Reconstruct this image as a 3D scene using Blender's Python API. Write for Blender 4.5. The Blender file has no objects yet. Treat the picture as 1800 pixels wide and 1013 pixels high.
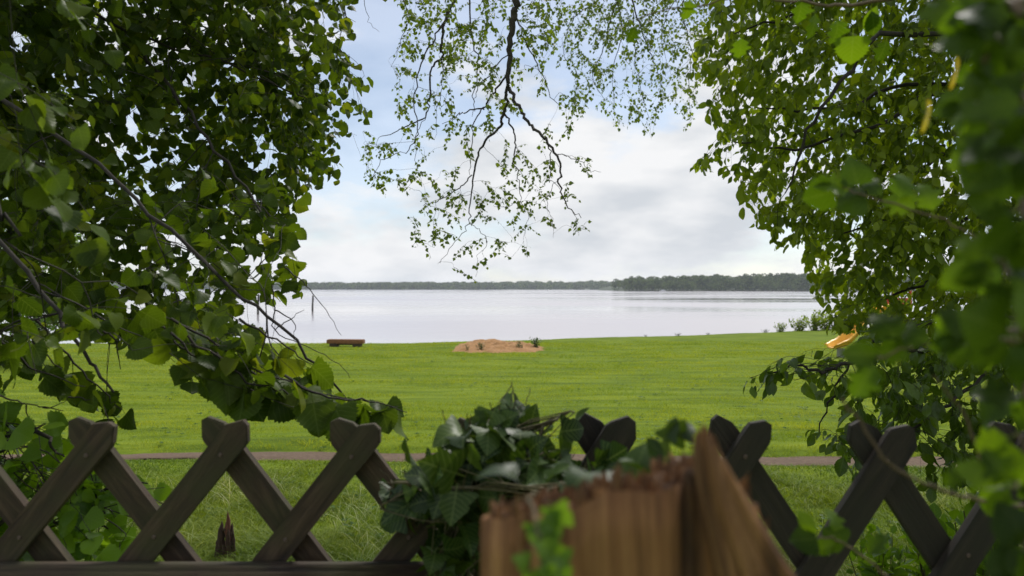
import bpy, bmesh, math, random
import numpy as np
from mathutils import Vector, noise as mnoise
sc = bpy.context.scene
PI = math.pi
CAMZ = 1.5
F = 1300.0            # focal length in pixels of the 1800 px wide photograph

# ------------------------------------------------------------------ camera
cam = bpy.data.cameras.new('camera'); camo = bpy.data.objects.new('camera', cam)
sc.collection.objects.link(camo); sc.camera = camo
camo.location = (0, 0, CAMZ); camo.rotation_euler = (PI/2, 0, 0)
cam.sensor_width = 36; cam.lens = 26; cam.clip_start = 0.02; cam.clip_end = 9000
cam.dof.use_dof = True; cam.dof.focus_distance = 3.6; cam.dof.aperture_fstop = 4.0; cam.dof.aperture_blades = 7

# ------------------------------------------------------------------ world
SUN_EL, SUN_AZ = math.radians(50), math.radians(28)     # azimuth to the right of the view direction (+Y)
w = bpy.data.worlds.new('World'); sc.world = w; w.use_nodes = True
nt = w.node_tree; nt.nodes.clear()
N = nt.nodes.new; Lk = nt.links.new
def vmath(op, a=None, b=None):
    n = N('ShaderNodeVectorMath'); n.operation = op
    for i, v in enumerate((a, b)):
        if v is None: continue
        if hasattr(v, 'is_linked'): Lk(v, n.inputs[i])
        else: n.inputs[i].default_value = v
    return n
def fmath(op, a=None, b=None, c=None, clamp=False):
    n = N('ShaderNodeMath'); n.operation = op; n.use_clamp = clamp
    for i, v in enumerate((a, b, c)):
        if v is None: continue
        if hasattr(v, 'is_linked'): Lk(v, n.inputs[i])
        else: n.inputs[i].default_value = v
    return n.outputs[0]
tc = N('ShaderNodeTexCoord'); d = tc.outputs['Generated']
sky = N('ShaderNodeTexSky'); sky.sky_type = 'NISHITA'; sky.sun_disc = False
sky.sun_elevation = SUN_EL; sky.sun_rotation = SUN_AZ; sky.dust_density = .3; sky.air_density = 1.0; sky.ozone_density = 3.5
bg1 = N('ShaderNodeBackground'); bg1.inputs[1].default_value = 0.13; Lk(sky.outputs[0], bg1.inputs[0])
# clouds: noise on the direction, stretched towards the horizon
mp = N('ShaderNodeMapping'); Lk(d, mp.inputs[0]); mp.inputs['Scale'].default_value = (1.0, 1.0, 2.6); mp.inputs['Location'].default_value = (3.1, .4, 1.7)
n1 = N('ShaderNodeTexNoise'); Lk(mp.outputs[0], n1.inputs[0]); n1.inputs['Scale'].default_value = 3.6; n1.inputs['Detail'].default_value = 9; n1.inputs['Roughness'].default_value = .56
n2 = N('ShaderNodeTexNoise'); Lk(mp.outputs[0], n2.inputs[0]); n2.inputs['Scale'].default_value = 7; n2.inputs['Detail'].default_value = 6
def blob(px, py, rad, amp):
    v = Vector(((px-900)/F, 1, (506.5-py)/F)).normalized()
    dist = vmath('DISTANCE', d, tuple(v)).outputs['Value']
    t = fmath('DIVIDE', dist, rad); t = fmath('MULTIPLY', t, t); t = fmath('MULTIPLY', t, -1.0)
    return fmath('MULTIPLY', fmath('EXPONENT', t), amp)
s = fmath('MULTIPLY_ADD', n1.outputs['Fac'], 1.15, -.17)
for b in ((1250, 360, .17, .26), (960, 330, .12, .16), (1050, 160, .1, -.2), (1180, 180, .07, -.16), (600, 420, .12, -.1), (720, 300, .05, .1),
          (640, 40, .1, -.08), (700, 360, .05, -.07), (860, 60, .08, .03), (640, 480, .12, .12), (1150, 300, .12, .06)):
    s = fmath('ADD', s, blob(*b))
cr = N('ShaderNodeMapRange'); Lk(s, cr.inputs[0]); cr.inputs[1].default_value = .36; cr.inputs[2].default_value = .54; cr.interpolation_type = 'SMOOTHSTEP'
cr.inputs[3].default_value = .46; cr.inputs[4].default_value = 1.0
cc = N('ShaderNodeValToRGB'); Lk(n2.outputs['Fac'], cc.inputs[0])
cc.color_ramp.elements[0].position = .34; cc.color_ramp.elements[0].color = (.66, .695, .74, 1)
cc.color_ramp.elements[1].position = .6; cc.color_ramp.elements[1].color = (.93, .935, .945, 1)
bg2 = N('ShaderNodeBackground'); bg2.inputs[1].default_value = 1.0; Lk(cc.outputs[0], bg2.inputs[0])
mx = N('ShaderNodeMixShader'); Lk(cr.outputs[0], mx.inputs[0]); Lk(bg1.outputs[0], mx.inputs[1]); Lk(bg2.outputs[0], mx.inputs[2])
wo = N('ShaderNodeOutputWorld'); Lk(mx.outputs[0], wo.inputs[0])

# ------------------------------------------------------------------ sun
sl = bpy.data.lights.new('sun', 'SUN'); so = bpy.data.objects.new('sun', sl); sc.collection.objects.link(so)
sl.energy = 3.2; sl.angle = math.radians(12); sl.color = (1, .96, .9)
sd = Vector((math.sin(SUN_AZ)*math.cos(SUN_EL), math.cos(SUN_AZ)*math.cos(SUN_EL), math.sin(SUN_EL)))
so.rotation_euler = sd.to_track_quat('Z', 'Y').to_euler()
sc.view_settings.view_transform = 'Standard'; sc.view_settings.look = 'None'; sc.view_settings.exposure = 0.0; sc.view_settings.gamma = 1
sc.cycles.max_bounces = 10; sc.cycles.transmission_bounces = 6; sc.cycles.diffuse_bounces = 4
sc.cycles.volume_bounces = 1

# ------------------------------------------------------------------ helpers
def P(px, py, d):
    return np.array(((px-900)/F*d, d, CAMZ-(py-506.5)/F*d))
def link(o, parent=None):
    sc.collection.objects.link(o)
    if parent is not None: o.parent = parent
    return o
def tag(o, label=None, cat=None, group=None, kind=None):
    if label: o['label'] = label
    if cat: o['category'] = cat
    if group: o['group'] = group
    if kind: o['kind'] = kind
    return o
def empty(name, loc, label, cat, group=None, kind=None):
    o = bpy.data.objects.new(name, None); o.location = loc; o.empty_display_size = .1
    link(o); return tag(o, label, cat, group, kind)
def npmesh(name, V, faces, mat, parent=None, uv=None, smooth=True, attr=None):
    """faces: list of int arrays (m,3) and/or (m,4); V in world coordinates (made local to parent)."""
    V = np.asarray(V, dtype=np.float64)
    if parent is not None: V = V - np.array(parent.location)
    me = bpy.data.meshes.new(name)
    faces = [np.asarray(f) for f in faces if len(f)]
    loops = np.concatenate([f.ravel() for f in faces]).astype(np.int32)
    tot = np.concatenate([np.full(len(f), f.shape[1]) for f in faces]).astype(np.int32)
    st = np.concatenate(([0], np.cumsum(tot)[:-1])).astype(np.int32)
    me.vertices.add(len(V)); me.vertices.foreach_set('co', V.astype(np.float32).ravel())
    me.loops.add(len(loops)); me.loops.foreach_set('vertex_index', loops)
    me.polygons.add(len(tot)); me.polygons.foreach_set('loop_start', st); me.polygons.foreach_set('loop_total', tot)
    if smooth: me.polygons.foreach_set('use_smooth', np.ones(len(tot), dtype=bool))
    if uv is not None:
        l = me.uv_layers.new(name='UVMap'); l.data.foreach_set('uv', uv[loops].astype(np.float32).ravel())
    me.update(calc_edges=True); me.validate()
    me.materials.append(mat)
    return link(bpy.data.objects.new(name, me), parent)
def bmobj(name, bm, mat, parent=None, smooth=False):
    me = bpy.data.meshes.new(name); bm.normal_update(); bm.to_mesh(me); bm.free()
    if smooth: me.polygons.foreach_set('use_smooth', np.ones(len(me.polygons), dtype=bool))
    me.materials.append(mat)
    return link(bpy.data.objects.new(name, me), parent)
def nrm(v):
    v = np.asarray(v, float); return v/(np.linalg.norm(v, axis=-1, keepdims=True)+1e-9)
def inpoly(px, py, poly):
    c = np.zeros(np.shape(px), bool); n = len(poly); j = n-1
    for i in range(n):
        xi, yi = poly[i]; xj, yj = poly[j]
        c ^= ((yi > py) != (yj > py)) & (px < (xj-xi)*(py-yi)/(yj-yi+1e-12)+xi); j = i
    return c
def project(p):
    p = np.asarray(p); return 900+F*p[..., 0]/np.maximum(p[..., 1], .05), 506.5-F*(p[..., 2]-CAMZ)/np.maximum(p[..., 1], .05)

# ------------------------------------------------------------------ materials
def mat(name):
    m = bpy.data.materials.new(name); m.use_nodes = True; t = m.node_tree
    b = t.nodes['Principled BSDF']; return m, t, b, t.nodes.new, t.links.new
def ramp(n, l, fac, stops):
    r = n('ShaderNodeValToRGB'); l(fac, r.inputs[0]); e = r.color_ramp.elements
    e[0].position, e[0].color = stops[0][0], (*stops[0][1], 1); e[1].position, e[1].color = stops[-1][0], (*stops[-1][1], 1)
    for p, c in stops[1:-1]:
        x = e.new(p); x.color = (*c, 1)
    return r
def leaf_mat(name, cols, rough=.42, trans=.45, tcol=1.0, veins=True, spec=.5, vk=.2):
    m, t, b, n, l = mat(name)
    g = n('ShaderNodeNewGeometry')
    r = ramp(n, l, g.outputs['Random Per Island'], [(i/(len(cols)-1), c) for i, c in enumerate(cols)])
    col = r.outputs[0]
    if veins:
        uv = n('ShaderNodeUVMap'); sp = n('ShaderNodeSeparateXYZ'); l(uv.outputs[0], sp.inputs[0])
        ab = n('ShaderNodeMath'); ab.operation = 'ABSOLUTE'; l(sp.outputs[0], ab.inputs[0])
        # side veins: repeat along (v - 0.9|u|)
        q = n('ShaderNodeMath'); q.operation = 'MULTIPLY_ADD'; l(ab.outputs[0], q.inputs[0]); q.inputs[1].default_value = -.8; l(sp.outputs[1], q.inputs[2])
        q2 = n('ShaderNodeMath'); q2.operation = 'MULTIPLY'; l(q.outputs[0], q2.inputs[0]); q2.inputs[1].default_value = 6.5
        q3 = n('ShaderNodeMath'); q3.operation = 'FRACT'; l(q2.outputs[0], q3.inputs[0])
        q4 = n('ShaderNodeMath'); q4.operation = 'PINGPONG'; l(q3.outputs[0], q4.inputs[0]); q4.inputs[1].default_value = .5
        mn = n('ShaderNodeMath'); mn.operation = 'MULTIPLY'; l(ab.outputs[0], mn.inputs[0]); mn.inputs[1].default_value = 3.5
        mi = n('ShaderNodeMath'); mi.operation = 'MINIMUM'; l(q4.outputs[0], mi.inputs[0]); l(mn.outputs[0], mi.inputs[1])
        vr = n('ShaderNodeMapRange'); l(mi.outputs[0], vr.inputs[0]); vr.inputs[1].default_value = 0; vr.inputs[2].default_value = .1; vr.inputs[3].default_value = 1.; vr.inputs[4].default_value = 0
        mxx = n('ShaderNodeMixRGB'); mxx.blend_type = 'MIX'; k = n('ShaderNodeMath'); k.operation = 'MULTIPLY'; l(vr.outputs[0], k.inputs[0]); k.inputs[1].default_value = vk
        l(k.outputs[0], mxx.inputs[0]); l(col, mxx.inputs[1]); mxx.inputs[2].default_value = (.22, .28, .09, 1); col = mxx.outputs[0]
        bp = n('ShaderNodeBump'); bp.inputs['Strength'].default_value = .3; bp.inputs['Distance'].default_value = .001; bp.invert = True
        l(mi.outputs[0], bp.inputs['Height']); bp.invert = False; l(bp.outputs[0], b.inputs['Normal'])
    l(col, b.inputs['Base Color']); b.inputs['Roughness'].default_value = rough; b.inputs['Specular IOR Level'].default_value = spec
    tr = n('ShaderNodeBsdfTranslucent')
    ml = n('ShaderNodeMixRGB'); ml.blend_type = 'MULTIPLY'; ml.inputs[0].default_value = 1; l(col, ml.inputs[1]); ml.inputs[2].default_value = (1.9*tcol, 1.9*tcol, .55*tcol, 1)
    l(ml.outputs[0], tr.inputs[0])
    ms = n('ShaderNodeMixShader'); ms.inputs[0].default_value = trans; l(b.outputs[0], ms.inputs[1]); l(tr.outputs[0], ms.inputs[2])
    l(ms.outputs[0], t.nodes['Material Output'].inputs[0]); return m
def patchy(m, scale, lo, hi, ns_=1.0):
    """colour patches laid over a leaf material, from the place where the leaf grows"""
    t = m.node_tree; n, l = t.nodes.new, t.links.new
    rp = [q for q in t.nodes if q.type == 'VALTORGB'][0]
    tc = n('ShaderNodeTexCoord'); mp = n('ShaderNodeMapping'); l(tc.outputs['Object'], mp.inputs[0]); mp.inputs['Scale'].default_value = scale
    ns = n('ShaderNodeTexNoise'); l(mp.outputs[0], ns.inputs[0]); ns.inputs['Scale'].default_value = ns_; ns.inputs['Detail'].default_value = 7; ns.inputs['Roughness'].default_value = .65
    r = ramp(n, l, ns.outputs['Fac'], [(.34, lo), (.64, hi)])
    mm = n('ShaderNodeMixRGB'); mm.blend_type = 'MULTIPLY'; mm.inputs[0].default_value = 1
    outs = [q.to_socket for q in rp.outputs[0].links]
    l(rp.outputs[0], mm.inputs[1]); l(r.outputs[0], mm.inputs[2])
    for o_ in outs: l(mm.outputs[0], o_)
def bark_mat(name, c1, c2, sc_=(8, 8, 2), rough=.9, bump=.6):
    m, t, b, n, l = mat(name)
    tc = n('ShaderNodeTexCoord'); mp = n('ShaderNodeMapping'); l(tc.outputs['Object'], mp.inputs[0]); mp.inputs['Scale'].default_value = sc_
    ns = n('ShaderNodeTexNoise'); l(mp.outputs[0], ns.inputs[0]); ns.inputs['Scale'].default_value = 5; ns.inputs['Detail'].default_value = 8; ns.inputs['Roughness'].default_value = .65
    r = ramp(n, l, ns.outputs['Fac'], [(.3, c1), (.7, c2)]); l(r.outputs[0], b.inputs['Base Color'])
    b.inputs['Roughness'].default_value = rough
    bp = n('ShaderNodeBump'); bp.inputs['Strength'].default_value = bump; bp.inputs['Distance'].default_value = .01; l(ns.outputs['Fac'], bp.inputs['Height']); l(bp.outputs[0], b.inputs['Normal'])
    return m
M = {}
M['linden'] = leaf_mat('linden_leaf', [(.035, .062, .006), (.07, .115, .010), (.11, .16, .014), (.03, .055, .008), (.06, .10, .008), (.05, .085, .008), (.15, .18, .016)], trans=.47, spec=.12)
M['linden_shrub'] = leaf_mat('linden_shrub_leaf', [(.09, .17, .010), (.15, .25, .016), (.12, .21, .014), (.06, .12, .010)], trans=.5, rough=.38, spec=.3)
M['right'] = leaf_mat('elm_leaf', [(.09, .14, .010), (.15, .21, .014), (.21, .28, .022), (.10, .15, .012)], trans=.5, veins=False, spec=.25)
M['cherry'] = leaf_mat('cherry_leaf', [(.045, .085, .008), (.08, .135, .012), (.12, .19, .018)], trans=.42, rough=.33, spec=.4)
M['near'] = leaf_mat('hawthorn_leaf', [(.02, .042, .003), (.045, .085, .005), (.03, .06, .004), (.07, .13, .007), (.11, .18, .009)], trans=.5, rough=.42, spec=.2)
M['yellow'] = leaf_mat('yellow_leaf', [(.42, .3, .02), (.4, .33, .04)], trans=.5)
M['birch'] = leaf_mat('birch_leaf', [(.07, .11, .012), (.11, .16, .018), (.15, .19, .025)], trans=.45, veins=False)
M['ivy'] = leaf_mat('ivy_leaf', [(.010, .026, .004), (.02, .046, .006), (.04, .075, .009), (.013, .03, .005), (.065, .11, .012)], trans=.2, rough=.45, spec=.25, vk=.4)
M['ivy_young'] = leaf_mat('young_ivy_leaf', [(.09, .17, .02), (.13, .22, .03)], trans=.4, rough=.35)
M['weed'] = leaf_mat('weed_leaf', [(.03, .07, .02), (.05, .09, .02)], trans=.3, veins=False)
M['bark'] = bark_mat('dark_bark', (.012, .010, .007), (.045, .036, .024))
for k_ in ('linden', 'right', 'cherry'): patchy(M[k_], (1.3, 1.3, 1.3), (.6, .68, .7), (1.2, 1.1, 1.1))
M['birchbark'] = bark_mat('birch_twig_bark', (.035, .028, .022), (.09, .075, .06))
M['twig'] = bark_mat('pale_twig', (.10, .07, .035), (.2, .14, .08), rough=.7)
M['stem'] = bark_mat('ivy_stem', (.06, .05, .02), (.12, .1, .04), rough=.7)

# ------------------------------------------------------------------ terrain
def vn(x, y, s, seed=0.):
    """cheap smooth value noise, vectorised, -1..1"""
    x = np.asarray(x, float)/s+seed*17.3; y = np.asarray(y, float)/s+seed*9.1
    xi = np.floor(x); yi = np.floor(y); fx = x-xi; fy = y-yi
    fx = fx*fx*(3-2*fx); fy = fy*fy*(3-2*fy)
    def hsh(a, b):
        v = np.sin(a*127.1+b*311.7+seed*74.7)*43758.5453; return 2*(v-np.floor(v))-1
    return (hsh(xi, yi)*(1-fx)+hsh(xi+1, yi)*fx)*(1-fy)+(hsh(xi, yi+1)*(1-fx)+hsh(xi+1, yi+1)*fx)*fy
WZ = CAMZ-4.5
def sstep(a, b, x):
    t = np.clip((np.asarray(x, float)-a)/(b-a), 0, 1); return t*t*(3-2*t)
def edge(x):
    x = np.asarray(x, float)
    return 41.6+.5*np.maximum(x+5, 0)+.35*vn(x, 0*x, 3.1, 3)+.18*vn(x, 0*x, .9, 5)
def pathc(x): return 10.35-.045*(np.asarray(x, float)+3)+.10*vn(x, 0*np.asarray(x, float), 2.2, 8)
def gz(x, y, detail=True):
    x = np.asarray(x, float); y = np.asarray(y, float)
    h = 2.1+.025*np.minimum(y, 42)
    h = h + (1.42-h)*(1-sstep(1.9, 4.8, y))
    z = CAMZ-h
    z = z+.06*vn(x, y, 6., 1)*sstep(5, 12, y)+.02*vn(x, y, 1.3, 2)*sstep(4, 6, y)
    z = z+.14*np.exp(-((x+.9)/4.2)**2-((y-38.5)/3.0)**2)
    pc = pathc(x); z = z-.05*np.exp(-((y-pc)/.42)**4)
    z = z+.05*np.exp(-((y-pc-.75)/.35)**2)
    e = edge(x); z = z-(z-(WZ-1.2))*sstep(e, e+1.6, y)
    return z
def grid(xs, ys, zf):
    X, Y = np.meshgrid(xs, ys); Z = zf(X, Y); V = np.stack((X, Y, Z), -1).reshape(-1, 3)
    nx, ny = len(xs), len(ys); i = np.arange(nx*ny).reshape(ny, nx)
    return V, np.stack((i[:-1, :-1], i[:-1, 1:], i[1:, 1:], i[1:, :-1]), -1).reshape(-1, 4)
def geo(a, b, n): return a*(b/a)**(np.arange(1, n+1)/n)
xs = np.concatenate((-geo(45, 4500, 25)[::-1], np.linspace(-45, 45, 400), geo(45, 4500, 25)))
ys = np.concatenate((-geo(12, 900, 12)[::-1], np.linspace(-12, 75, 420), geo(75, 6000, 25)))
V, Fq = grid(xs, ys, gz)
m, t, b, n, l = mat('lawn_soil')
tc = n('ShaderNodeTexCoord')
mp = n('ShaderNodeMapping'); l(tc.outputs['Object'], mp.inputs[0]); mp.inputs['Scale'].default_value = (.35, 1.6, 1)
ns = n('ShaderNodeTexNoise'); l(mp.outputs[0], ns.inputs[0]); ns.inputs['Scale'].default_value = 1.2; ns.inputs['Detail'].default_value = 12; ns.inputs['Roughness'].default_value = .7
r = ramp(n, l, ns.outputs['Fac'], [(.34, (.07, .11, .010)), (.5, (.13, .185, .014)), (.66, (.20, .25, .02))]); l(r.outputs[0], b.inputs['Base Color'])
b.inputs['Roughness'].default_value = 1; b.inputs['Specular IOR Level'].default_value = .1
bp = n('ShaderNodeBump'); bp.inputs['Distance'].default_value = .08; bp.inputs['Strength'].default_value = .7; l(ns.outputs['Fac'], bp.inputs['Height']); l(bp.outputs[0], b.inputs['Normal'])
g = npmesh('ground', V, [Fq], m); tag(g, kind='structure')

# footpath
xs = np.linspace(-25, 25, 500); us = np.linspace(-1, 1, 9)
V = []
for u in us:
    wdt = .25+.06*vn(xs, xs*0+u*3, .7, 6)+.03*vn(xs, xs*0+u*9, .25, 7)+.009*xs
    y = pathc(xs)+u*wdt
    V.append(np.stack((xs, y, gz(xs, y)+.006+.022*(1-abs(u)**3)*(1+.5*vn(xs, y, .2, 4))), -1))
V = np.concatenate(V); i = np.arange(9*500).reshape(9, 500)
Fq = np.stack((i[:-1, :-1], i[:-1, 1:], i[1:, 1:], i[1:, :-1]), -1).reshape(-1, 4)
M['dirt'] = bark_mat('path_dirt', (.075, .048, .028), (.19, .125, .08), (3, 9, 3), 1, 1)
tag(npmesh('footpath', V, [Fq], M['dirt']), kind='structure')

# water
m, t, b, n, l = mat('lake_water')
tc = n('ShaderNodeTexCoord'); mp = n('ShaderNodeMapping'); l(tc.outputs['Object'], mp.inputs[0]); mp.inputs['Scale'].default_value = (.35, 1, 1)
ns = n('ShaderNodeTexNoise'); l(mp.outputs[0], ns.inputs[0]); ns.inputs['Scale'].default_value = .9; ns.inputs['Detail'].default_value = 6
mp2 = n('ShaderNodeMapping'); l(tc.outputs['Object'], mp2.inputs[0]); mp2.inputs['Scale'].default_value = (.006, .016, 1)
nb = n('ShaderNodeTexNoise'); l(mp2.outputs[0], nb.inputs[0]); nb.inputs['Scale'].default_value = 1.; nb.inputs['Detail'].default_value = 5
bp = n('ShaderNodeBump'); bp.inputs['Distance'].default_value = .09; l(ns.outputs['Fac'], bp.inputs['Height']); l(bp.outputs[0], b.inputs['Normal'])
mr = n('ShaderNodeMapRange'); l(nb.outputs['Fac'], mr.inputs[0]); mr.inputs[1].default_value = .35; mr.inputs[2].default_value = .65; mr.inputs[3].default_value = .15; mr.inputs[4].default_value = .6
l(mr.outputs[0], bp.inputs['Strength'])
b.inputs['Base Color'].default_value = (.48, .44, .45, 1)
m2 = n('ShaderNodeMapRange'); l(nb.outputs['Fac'], m2.inputs[0]); m2.inputs[1].default_value = .38; m2.inputs[2].default_value = .62; m2.inputs[3].default_value = .04; m2.inputs[4].default_value = .26; l(m2.outputs[0], b.inputs['Roughness']); b.inputs['IOR'].default_value = 1.33; b.inputs['Specular IOR Level'].default_value = .9
V, Fq = grid(np.array([-4500, 0, 4500.]), np.array([30., 1500, 6000.]), lambda X, Y: X*0+WZ)
tag(npmesh('water', V, [Fq], m), kind='structure')

# far hills
def far_z(x, y):
    s1 = 1930+40*vn(x, x*0, 300, 1)                      # far shore line
    a = sstep(s1, s1+500, y)*(7+4*vn(x, x*0, 420, 4)+3*np.clip((x+200)/500, -1, 1))
    return WZ-2+3*sstep(s1-10, s1+12, y)+a
V, Fq = grid(np.linspace(-4400, 4400, 160), np.linspace(1850, 5900, 60), far_z)
M['farsoil'] = bark_mat('far_hill_soil', (.03, .05, .02), (.06, .08, .03), (1, 1, 1))
tag(npmesh('hills', V, [Fq], M['farsoil']), kind='structure')
def head_z(x, y):
    sh = np.clip(1-((x-570)/402)**2, 0, 1)**.5
    m_ = sstep(0, 18, y-(1020+25*vn(x, x*0, 90, 2)+60*(1-sh)))*sstep(0, .3, sh)*(1-sstep(1500, 1560, y))
    return WZ-2+m_*(3+5*sstep(1030, 1200, y)*(1+.5*vn(x, y, 110, 3)))
V, Fq = grid(np.linspace(130, 1000, 140), np.linspace(990, 1580, 60), head_z)
tag(npmesh('headland', V, [Fq], M['farsoil']), kind='structure')
def wood(name, spots, mt, nt_=140, tri=1.5, seed=1):
    rng = np.random.default_rng(seed); VV = []
    for (x, y, z, rad, ht) in spots:
        k = nt_; dd = nrm(rng.normal(size=(k, 3))); dd[:, 2] = np.abs(dd[:, 2])*1.0-.35
        lob = 1+.18*np.sin(dd[:, 0]*5+x)+.15*np.sin(dd[:, 1]*6+y*1.7)
        rr = rad*lob*rng.uniform(.82, 1.05, k)
        c = np.array((x, y, z+ht*.45))+dd*np.stack((rr, rr, rr*0+ht*.55), -1)
        a = nrm(rng.normal(size=(k, 3))+dd*0); bb = nrm(np.cross(a, dd+rng.normal(size=(k, 3))*.6)); aa = np.cross(bb, dd); s_ = tri*rng.uniform(.6, 1.3, (k, 1))
        VV.append(np.stack((c-bb*s_, c+bb*s_, c+nrm(aa)*s_*1.5), 1).reshape(-1, 3))
        # skirt to the ground
        k2 = 26; an = rng.uniform(0, 6.28, k2); c = np.stack((x+np.cos(an)*rad*.8, y+np.sin(an)*rad*.8, z+rng.uniform(0, ht*.5, k2)), -1)
        a = nrm(rng.normal(size=(k2, 3))); bb = nrm(rng.normal(size=(k2, 3))); s_ = tri*1.3
        VV.append(np.stack((c-bb*s_, c+bb*s_, c+a*s_*1.4), 1).reshape(-1, 3))
    V = np.concatenate(VV); return npmesh(name, V, [np.arange(len(V)).reshape(-1, 3)], mt, smooth=False)
M['farwood'] = leaf_mat('far_wood_leaf', [(.03, .055, .022), (.06, .09, .03), (.045, .075, .026), (.085, .115, .04)], trans=.15, veins=False, rough=.8, spec=.1)
patchy(M['farwood'], (.07, .07, .09), (.35, .42, .5), (2.3, 2.1, 1.6))
rng = np.random.default_rng(5); sp = []
for k in range(520):
    x = rng.uniform(166, 900); y = rng.uniform(1015, 1240)
    z = float(head_z(np.array(x), np.array(y)))
    if z < WZ-.4: continue
    ht = rng.uniform(17, 25)+6*math.exp(-((x-420)/150)**2); sp.append((x, y, z-1, rng.uniform(7, 11), ht))
for x in np.arange(160, 880, 6.):                      # the wood's edge along the water
    yy = np.linspace(1000, 1130, 60); zz = head_z(np.full(60, x), yy); ok = np.where(zz > WZ-.2)[0]
    if len(ok): sp.append((x, yy[ok[0]]+4, zz[ok[0]]-1.5, rng.uniform(6, 9), rng.uniform(15, 24)*(.8 if x < 175 else 1)))
tag(wood('headland_wood', sp, M['farwood'], 190, 1.25, 2), 'dense mixed wood covering the nearer headland on the right across the lake', 'wood', kind='stuff')
sp = []
for k in range(1500):
    x = rng.uniform(-1500, 700); y = rng.uniform(1925, 2300)
    z = float(far_z(np.array(x), np.array(y)))
    if z < WZ-.4: continue
    sp.append((x, y, z-1, rng.uniform(10, 18), rng.uniform(16, 23)))
tag(wood('far_wood', sp, M['farwood'], 70, 2.6, 3), 'low bluish line of woods along the far shore of the lake', 'wood', kind='stuff')

# ------------------------------------------------------------------ tubes, leaves
class Tubes:
    def __init__(s): s.V = []; s.F = []; s.n = 0
    def add(s, pts, rad, k=5):
        pts = np.asarray(pts, float); rad = np.broadcast_to(np.asarray(rad, float), (len(pts),))
        T = nrm(np.gradient(pts, axis=0)); ref = np.array((.31, .17, .93)) if abs(T[0][2]) < .9 else np.array((1., .1, 0))
        A = nrm(np.cross(T, ref)); B = np.cross(T, A); an = np.arange(k)*2*PI/k
        R = (pts[:, None]+rad[:, None, None]*(np.cos(an)[None, :, None]*A[:, None]+np.sin(an)[None, :, None]*B[:, None])).reshape(-1, 3)
        i = np.arange(len(pts)*k).reshape(-1, k)+s.n; j = np.roll(i, -1, 1)
        s.F.append(np.stack((i[:-1], j[:-1], j[1:], i[1:]), -1).reshape(-1, 4)); s.V.append(R); s.n += len(R)
    def build(s, name, mt, parent): return npmesh(name, np.concatenate(s.V), [np.concatenate(s.F)], mt, parent)
def smoothpath(pts, per=6, jit=0., rng=None):
    pts = np.asarray(pts, float); out = []
    ext = np.vstack((2*pts[0]-pts[1], pts, 2*pts[-1]-pts[-2]))
    for i in range(1, len(ext)-2):
        p0, p1, p2, p3 = ext[i-1:i+3]
        for t in np.arange(per)/per:
            out.append(.5*((2*p1)+(-p0+p2)*t+(2*p0-5*p1+4*p2-p3)*t*t+(-p0+3*p1-3*p2+p3)*t**3))
    out.append(pts[-1]); out = np.array(out)
    if jit and rng is not None: out[1:-1] += rng.normal(size=(len(out)-2, 3))*jit
    return out
PROF = {
 'heart': ([0, .04, .12, .28, .45, .62, .77, .88, .95, 1], [.15, .36, .48, .54, .51, .41, .27, .13, .05, 0]),
 'ellipse': ([0, .1, .25, .45, .65, .82, .93, 1], [.0, .12, .23, .29, .26, .16, .07, 0]),
 'birch': ([0, .12, .32, .6, .82, 1], [.05, .3, .42, .26, .1, 0]),
 'ivy': ([0, .04, .12, .22, .3, .38, .5, .62, .8, .92, 1], [.2, .42, .52, .64, .5, .37, .42, .36, .2, .09, 0]),
 'lobed': ([0, .08, .18, .26, .34, .46, .54, .62, .74, .86, 1], [.03, .14, .34, .40, .24, .50, .42, .2, .30, .17, 0]),
}
def templates(kind, nvar, seed, serr=0., petiole=.3, fold=.25, curl=.35, sub=1):
    rng = np.random.default_rng(seed); out = []
    ts, ws = PROF[kind]; ts = np.array(ts, float); ws = np.array(ws, float)
    if sub > 1:
        t2 = np.linspace(0, 1, len(ts)*sub); ws = np.interp(t2, ts, ws); ts = t2
    for v in range(nvar):
        f = fold*rng.uniform(-.6, 1.3); c = curl*rng.uniform(-.4, 1.4); tw = rng.uniform(-.3, .3); wav = rng.uniform(.02, .06); ph = rng.uniform(0, 6)
        Vv = []; UV = []
        for i, (t_, w_) in enumerate(zip(ts, ws)):
            ww = w_*(1+(serr*(1 if i % 2 else -1) if 0 < i < len(ts)-1 else 0))
            back = -.09*math.sin(min(t_*8, PI)) if (kind in ('heart', 'ivy') and t_ < .3) else 0
            for sx in (-1, -.5, 0, .5, 1):
                x = ww*sx; y = t_+(back*abs(sx)*1.3 if sx else 0)
                z = f*abs(x)+wav*math.sin(7*t_+ph+sx*2)*abs(sx)
                # bend along length
                a = c*y*1.6; yy = math.sin(a)/(c*1.6) if abs(c) > .02 else y; zz = z*math.cos(a)-(1-math.cos(a))/(c*1.6+1e-6)
                x2 = x*math.cos(tw*y)-zz*0; z2 = zz+x*math.sin(tw*y)
                Vv.append((x2, yy+petiole, z2)); UV.append((x, t_))
        n0 = len(ts); Fq = []
        for i in range(n0-1):
            for k in range(4):
                a = i*5+k; Fq.append((a, a+1, a+6, a+5))
        b0 = len(Vv)
        for (x, y, z) in ((-.012, 0, 0), (.012, 0, 0), (.012, petiole, .0), (-.012, petiole, .0)): Vv.append((x, y, z)); UV.append((0, 0))
        Vv[b0+2] = (.012, petiole+.03, 0); Vv[b0+3] = (-.012, petiole+.03, 0)
        Fq.append((b0, b0+1, 2, 2) if False else (b0, b0+1, b0+2, b0+3))
        out.append((np.array(Vv), np.array(Fq), np.array(UV)))
    return out
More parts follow.
